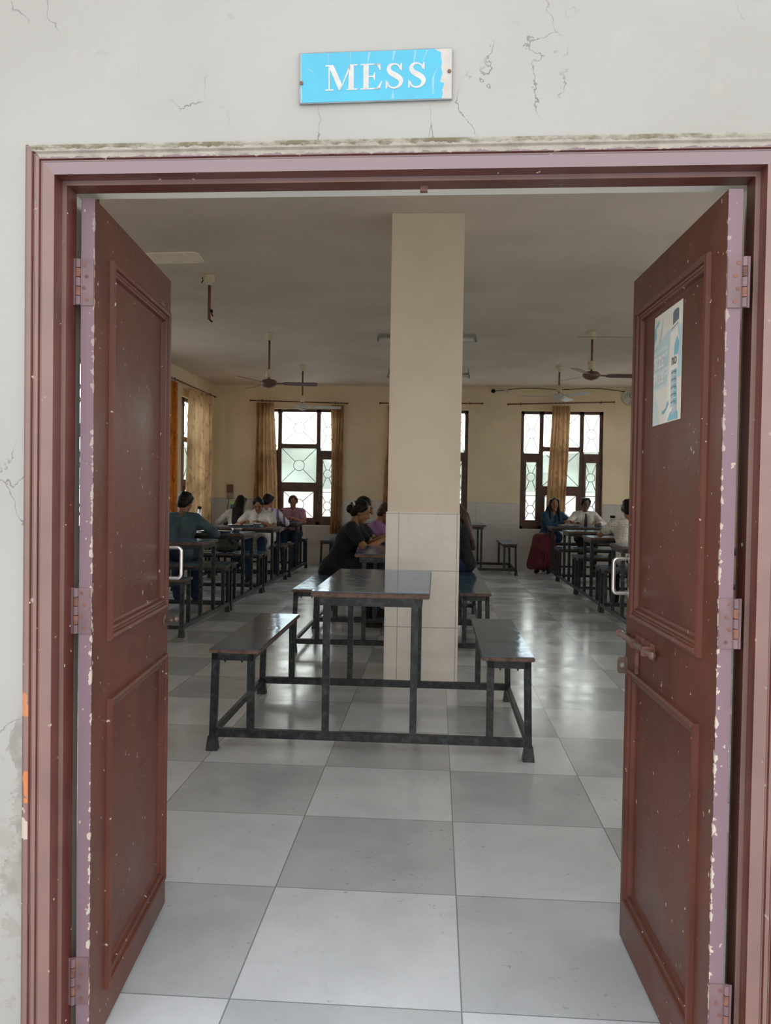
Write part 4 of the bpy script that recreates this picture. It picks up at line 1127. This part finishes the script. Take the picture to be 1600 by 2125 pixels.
person('person in black with long hair leaning at the right side of the pillar', (.31, 8.45), PI/2, .26, (0, .35), ((-.10, .46, tz+.06), (.12, .46, tz+.05)), 'black', 'long', 'jeans', 'long', 'hair_b', S=1.0)
# right row
r, J = person('woman in blue denim jacket and maroon skirt at the end of the far right table', (1.95, 14.20), PI+.41, .32, (-.34, .04), ((-.20, .44, tz+.06), (-.02, .46, tz+.06)), 'denim', 'long', 'maroon', 'longfront', S=1.0, legs=-.75, skirt=True, kurta=True)
mb = MB(); mb.box(-.045, .045, -.002, .002, -.028, .028, mat=Matrix.Rotation(.25, 4, 'Y')); mb.build('card', M['white'], r, loc=(-.20, .30, .70))['label'] = 'small white card hanging below the table edge'
person('man in a white shirt and dark tie beside the woman in denim', (2.56, 14.20), PI, .10, (.1, .15), ((-.18, .42, tz+.05), (.20, .40, tz+.05)), 'shirt', 'long', 'trouser', 'short', skin='skin_d', S=.98, tie=True)
person('person in a cream dotted shirt seen from behind beside the right door leaf', (2.26, 9.52), 0, .28, (-.15, .4), ((-.10, .42, tz+.18), (.22, .42, tz+.05)), 'dots', 'short', 'trouser', 'short', S=1.0)

# ------------------------------------------------------------------ tableware, bottles, bag
def tray(label, x, y, z=.826, rz=0, food=True):
    o = empty('food_tray', (x, y, z), rz); tag(o, label, 'tray')
    mb = MB(); rect = lambda a, b, h: [(-a,-b,h),(a,-b,h),(a,b,h),(-a,b,h)]
    loops = [rect(.15,.11,0), rect(.17,.125,.018), rect(.175,.13,.018), rect(.155,.115,-.0+.004), rect(.145,.105,.004)]
    for p, q in zip(loops, loops[1:]):
        for i in range(4): mb.add([p[i], p[(i+1)%4], q[(i+1)%4], q[i]], [(0,1,2,3)])
    mb.poly(loops[-1]); mb.poly(list(reversed(loops[0])))
    for dv in (-.03,): mb.box(-.145,.145,dv-.003,dv+.003,.004,.014)
    mb.box(-.02,-.014,-.03,.105,.004,.014)
    mb.build('tray_dish', M['metal'], o)
    if food:
        f = MB(); rnd = random.Random(int((x+9)*100))
        for i in range(14): f.ball((rnd.uniform(-.12,.12), rnd.uniform(-.09,.09), .008), (rnd.uniform(.02,.035), rnd.uniform(.015,.03), rnd.uniform(.008,.02)), n=8)
        tag(f.build('food', simple('rice_food', (.62, .50, .34), .7, var=.4, scale=60), None, loc=(x, y, z+.001), rot=(0,0,rz), smooth=True), 'helping of food on the '+label.split(' on ')[0].replace('steel food tray', 'steel tray')+' '+label.split('tray ', 1)[1], 'food', kind='stuff')
def bowl(label, x, y, z=.826):
    mb = MB(); mb.lathe([(.03,0),(.045,.008),(.06,.035),(.064,.045),(.060,.045),(.042,.012),(.001,.008)], 20, (0,0,0)); o = mb.build('bowl', M['metal'], None, smooth=True, loc=(x, y, z)); tag(o, label, 'bowl')
tray('steel food tray before the girl in the white kurta', -2.78, 11.40)
tray('steel food tray before the person in pink', -2.52, 13.32)
tray('steel food tray before the person in the teal shirt', -2.62, 9.52)
tray('steel food tray before the girl in black behind the pillar', -.44, 8.10, rz=PI/2)
tray('steel food tray before the woman in denim', 2.20, 13.60)
bowl('small steel bowl on the table before the person in the teal shirt', -2.40, 9.62)
bowl('small steel bowl on the table before the girl in the white kurta', -2.55, 11.42)
def bottle(label, x, y, h, r, body, cap, neck=.4, z=.826):
    o = empty('bottle', (x, y, z)); tag(o, label, 'bottle')
    MB().lathe([(r*.9,0),(r,.008),(r,h*.66),(r*.92,h*.72),(r*neck*1.2,h*.84),(r*neck,h*.88)], 20).build('bottle_body', body, o, smooth=True)
    MB().lathe([(r*neck*1.25,h*.86),(r*neck*1.3,h*.98),(r*neck*1.1,h)], 16).build('bottle_cap', cap, o, smooth=True)
bottle('blue and green water bottle beside the person with long dark hair', -3.32, 13.05, .32, .05, simple('bottle_blue', (.03, .09, .32), .35), simple('bottle_green', (.32, .75, .08), .4), .75)
bottle('slim steel bottle standing beyond the person in the teal shirt', -3.36, 11.30, .27, .035, M['metal'], M['black'], .6)
bottle('white flask with a black lid before the person in the dotted shirt', 2.47, 11.52, .235, .038, M['white'], M['black'], .75)
# bag on the bench
bag = empty('backpack', (-2.74, 10.32, .522), .15); tag(bag, 'dark olive backpack lying on a bench of the left row', 'bag')
bo = bpy.data.objects.new('bag_body', blob_mesh([('e', Vector((0,0,.10)), (.18,.11,.10), None), ('e', Vector((.07,0,.08)), (.11,.10,.08), None), ('e', Vector((-.08,.0,.13)), (.10,.09,.085), None), ('e', Vector((0,-.08,.07)), (.11,.05,.06), None)], .012)); bo.data.materials.append(M['olive']); col.objects.link(bo); bo.parent = bag
mb = MB(); mb.tube([(-.12,-.06,.19),(-.04,-.10,.23),(.06,-.10,.20),(.12,-.08,.12)], .010, 8); mb.build('strap', M['black'], bag, smooth=True)

# ------------------------------------------------------------------ light
w = bpy.data.worlds.new('sky'); sc.world = w; w.use_nodes = True
nt = w.node_tree; nt.nodes.clear(); k = N(nt)
tc = k.n('ShaderNodeTexCoord'); x, y, z = k.sep(tc.outputs['Generated'])
c = k.mix(k.ramp(z, -.05, .9), (1.0, .975, .93), (.91, .945, .985))
bg = k.n('ShaderNodeBackground'); k.l(c, bg.inputs[0])
k.l(k.math('MULTIPLY_ADD', k.ramp(y, -.1, .8), 2.4, 2.5), bg.inputs[1])   # the hazy sky is brighter on the sun's side, behind the hall
o = k.n('ShaderNodeOutputWorld'); k.l(bg.outputs[0], o.inputs[0])
w.cycles.sampling_method = 'MANUAL'; w.cycles.sample_map_resolution = 256
sc.view_settings.view_transform = 'Standard'; sc.view_settings.look = 'None'; sc.view_settings.exposure = 0; sc.view_settings.gamma = 1.15
cy = sc.cycles
cy.use_denoising = True; cy.use_adaptive_sampling = True; cy.adaptive_threshold = .03
cy.max_bounces = 8; cy.diffuse_bounces = 5; cy.glossy_bounces = 4; cy.transparent_max_bounces = 12
cy.sample_clamp_indirect = 6; cy.caustics_reflective = False; cy.caustics_refractive = False
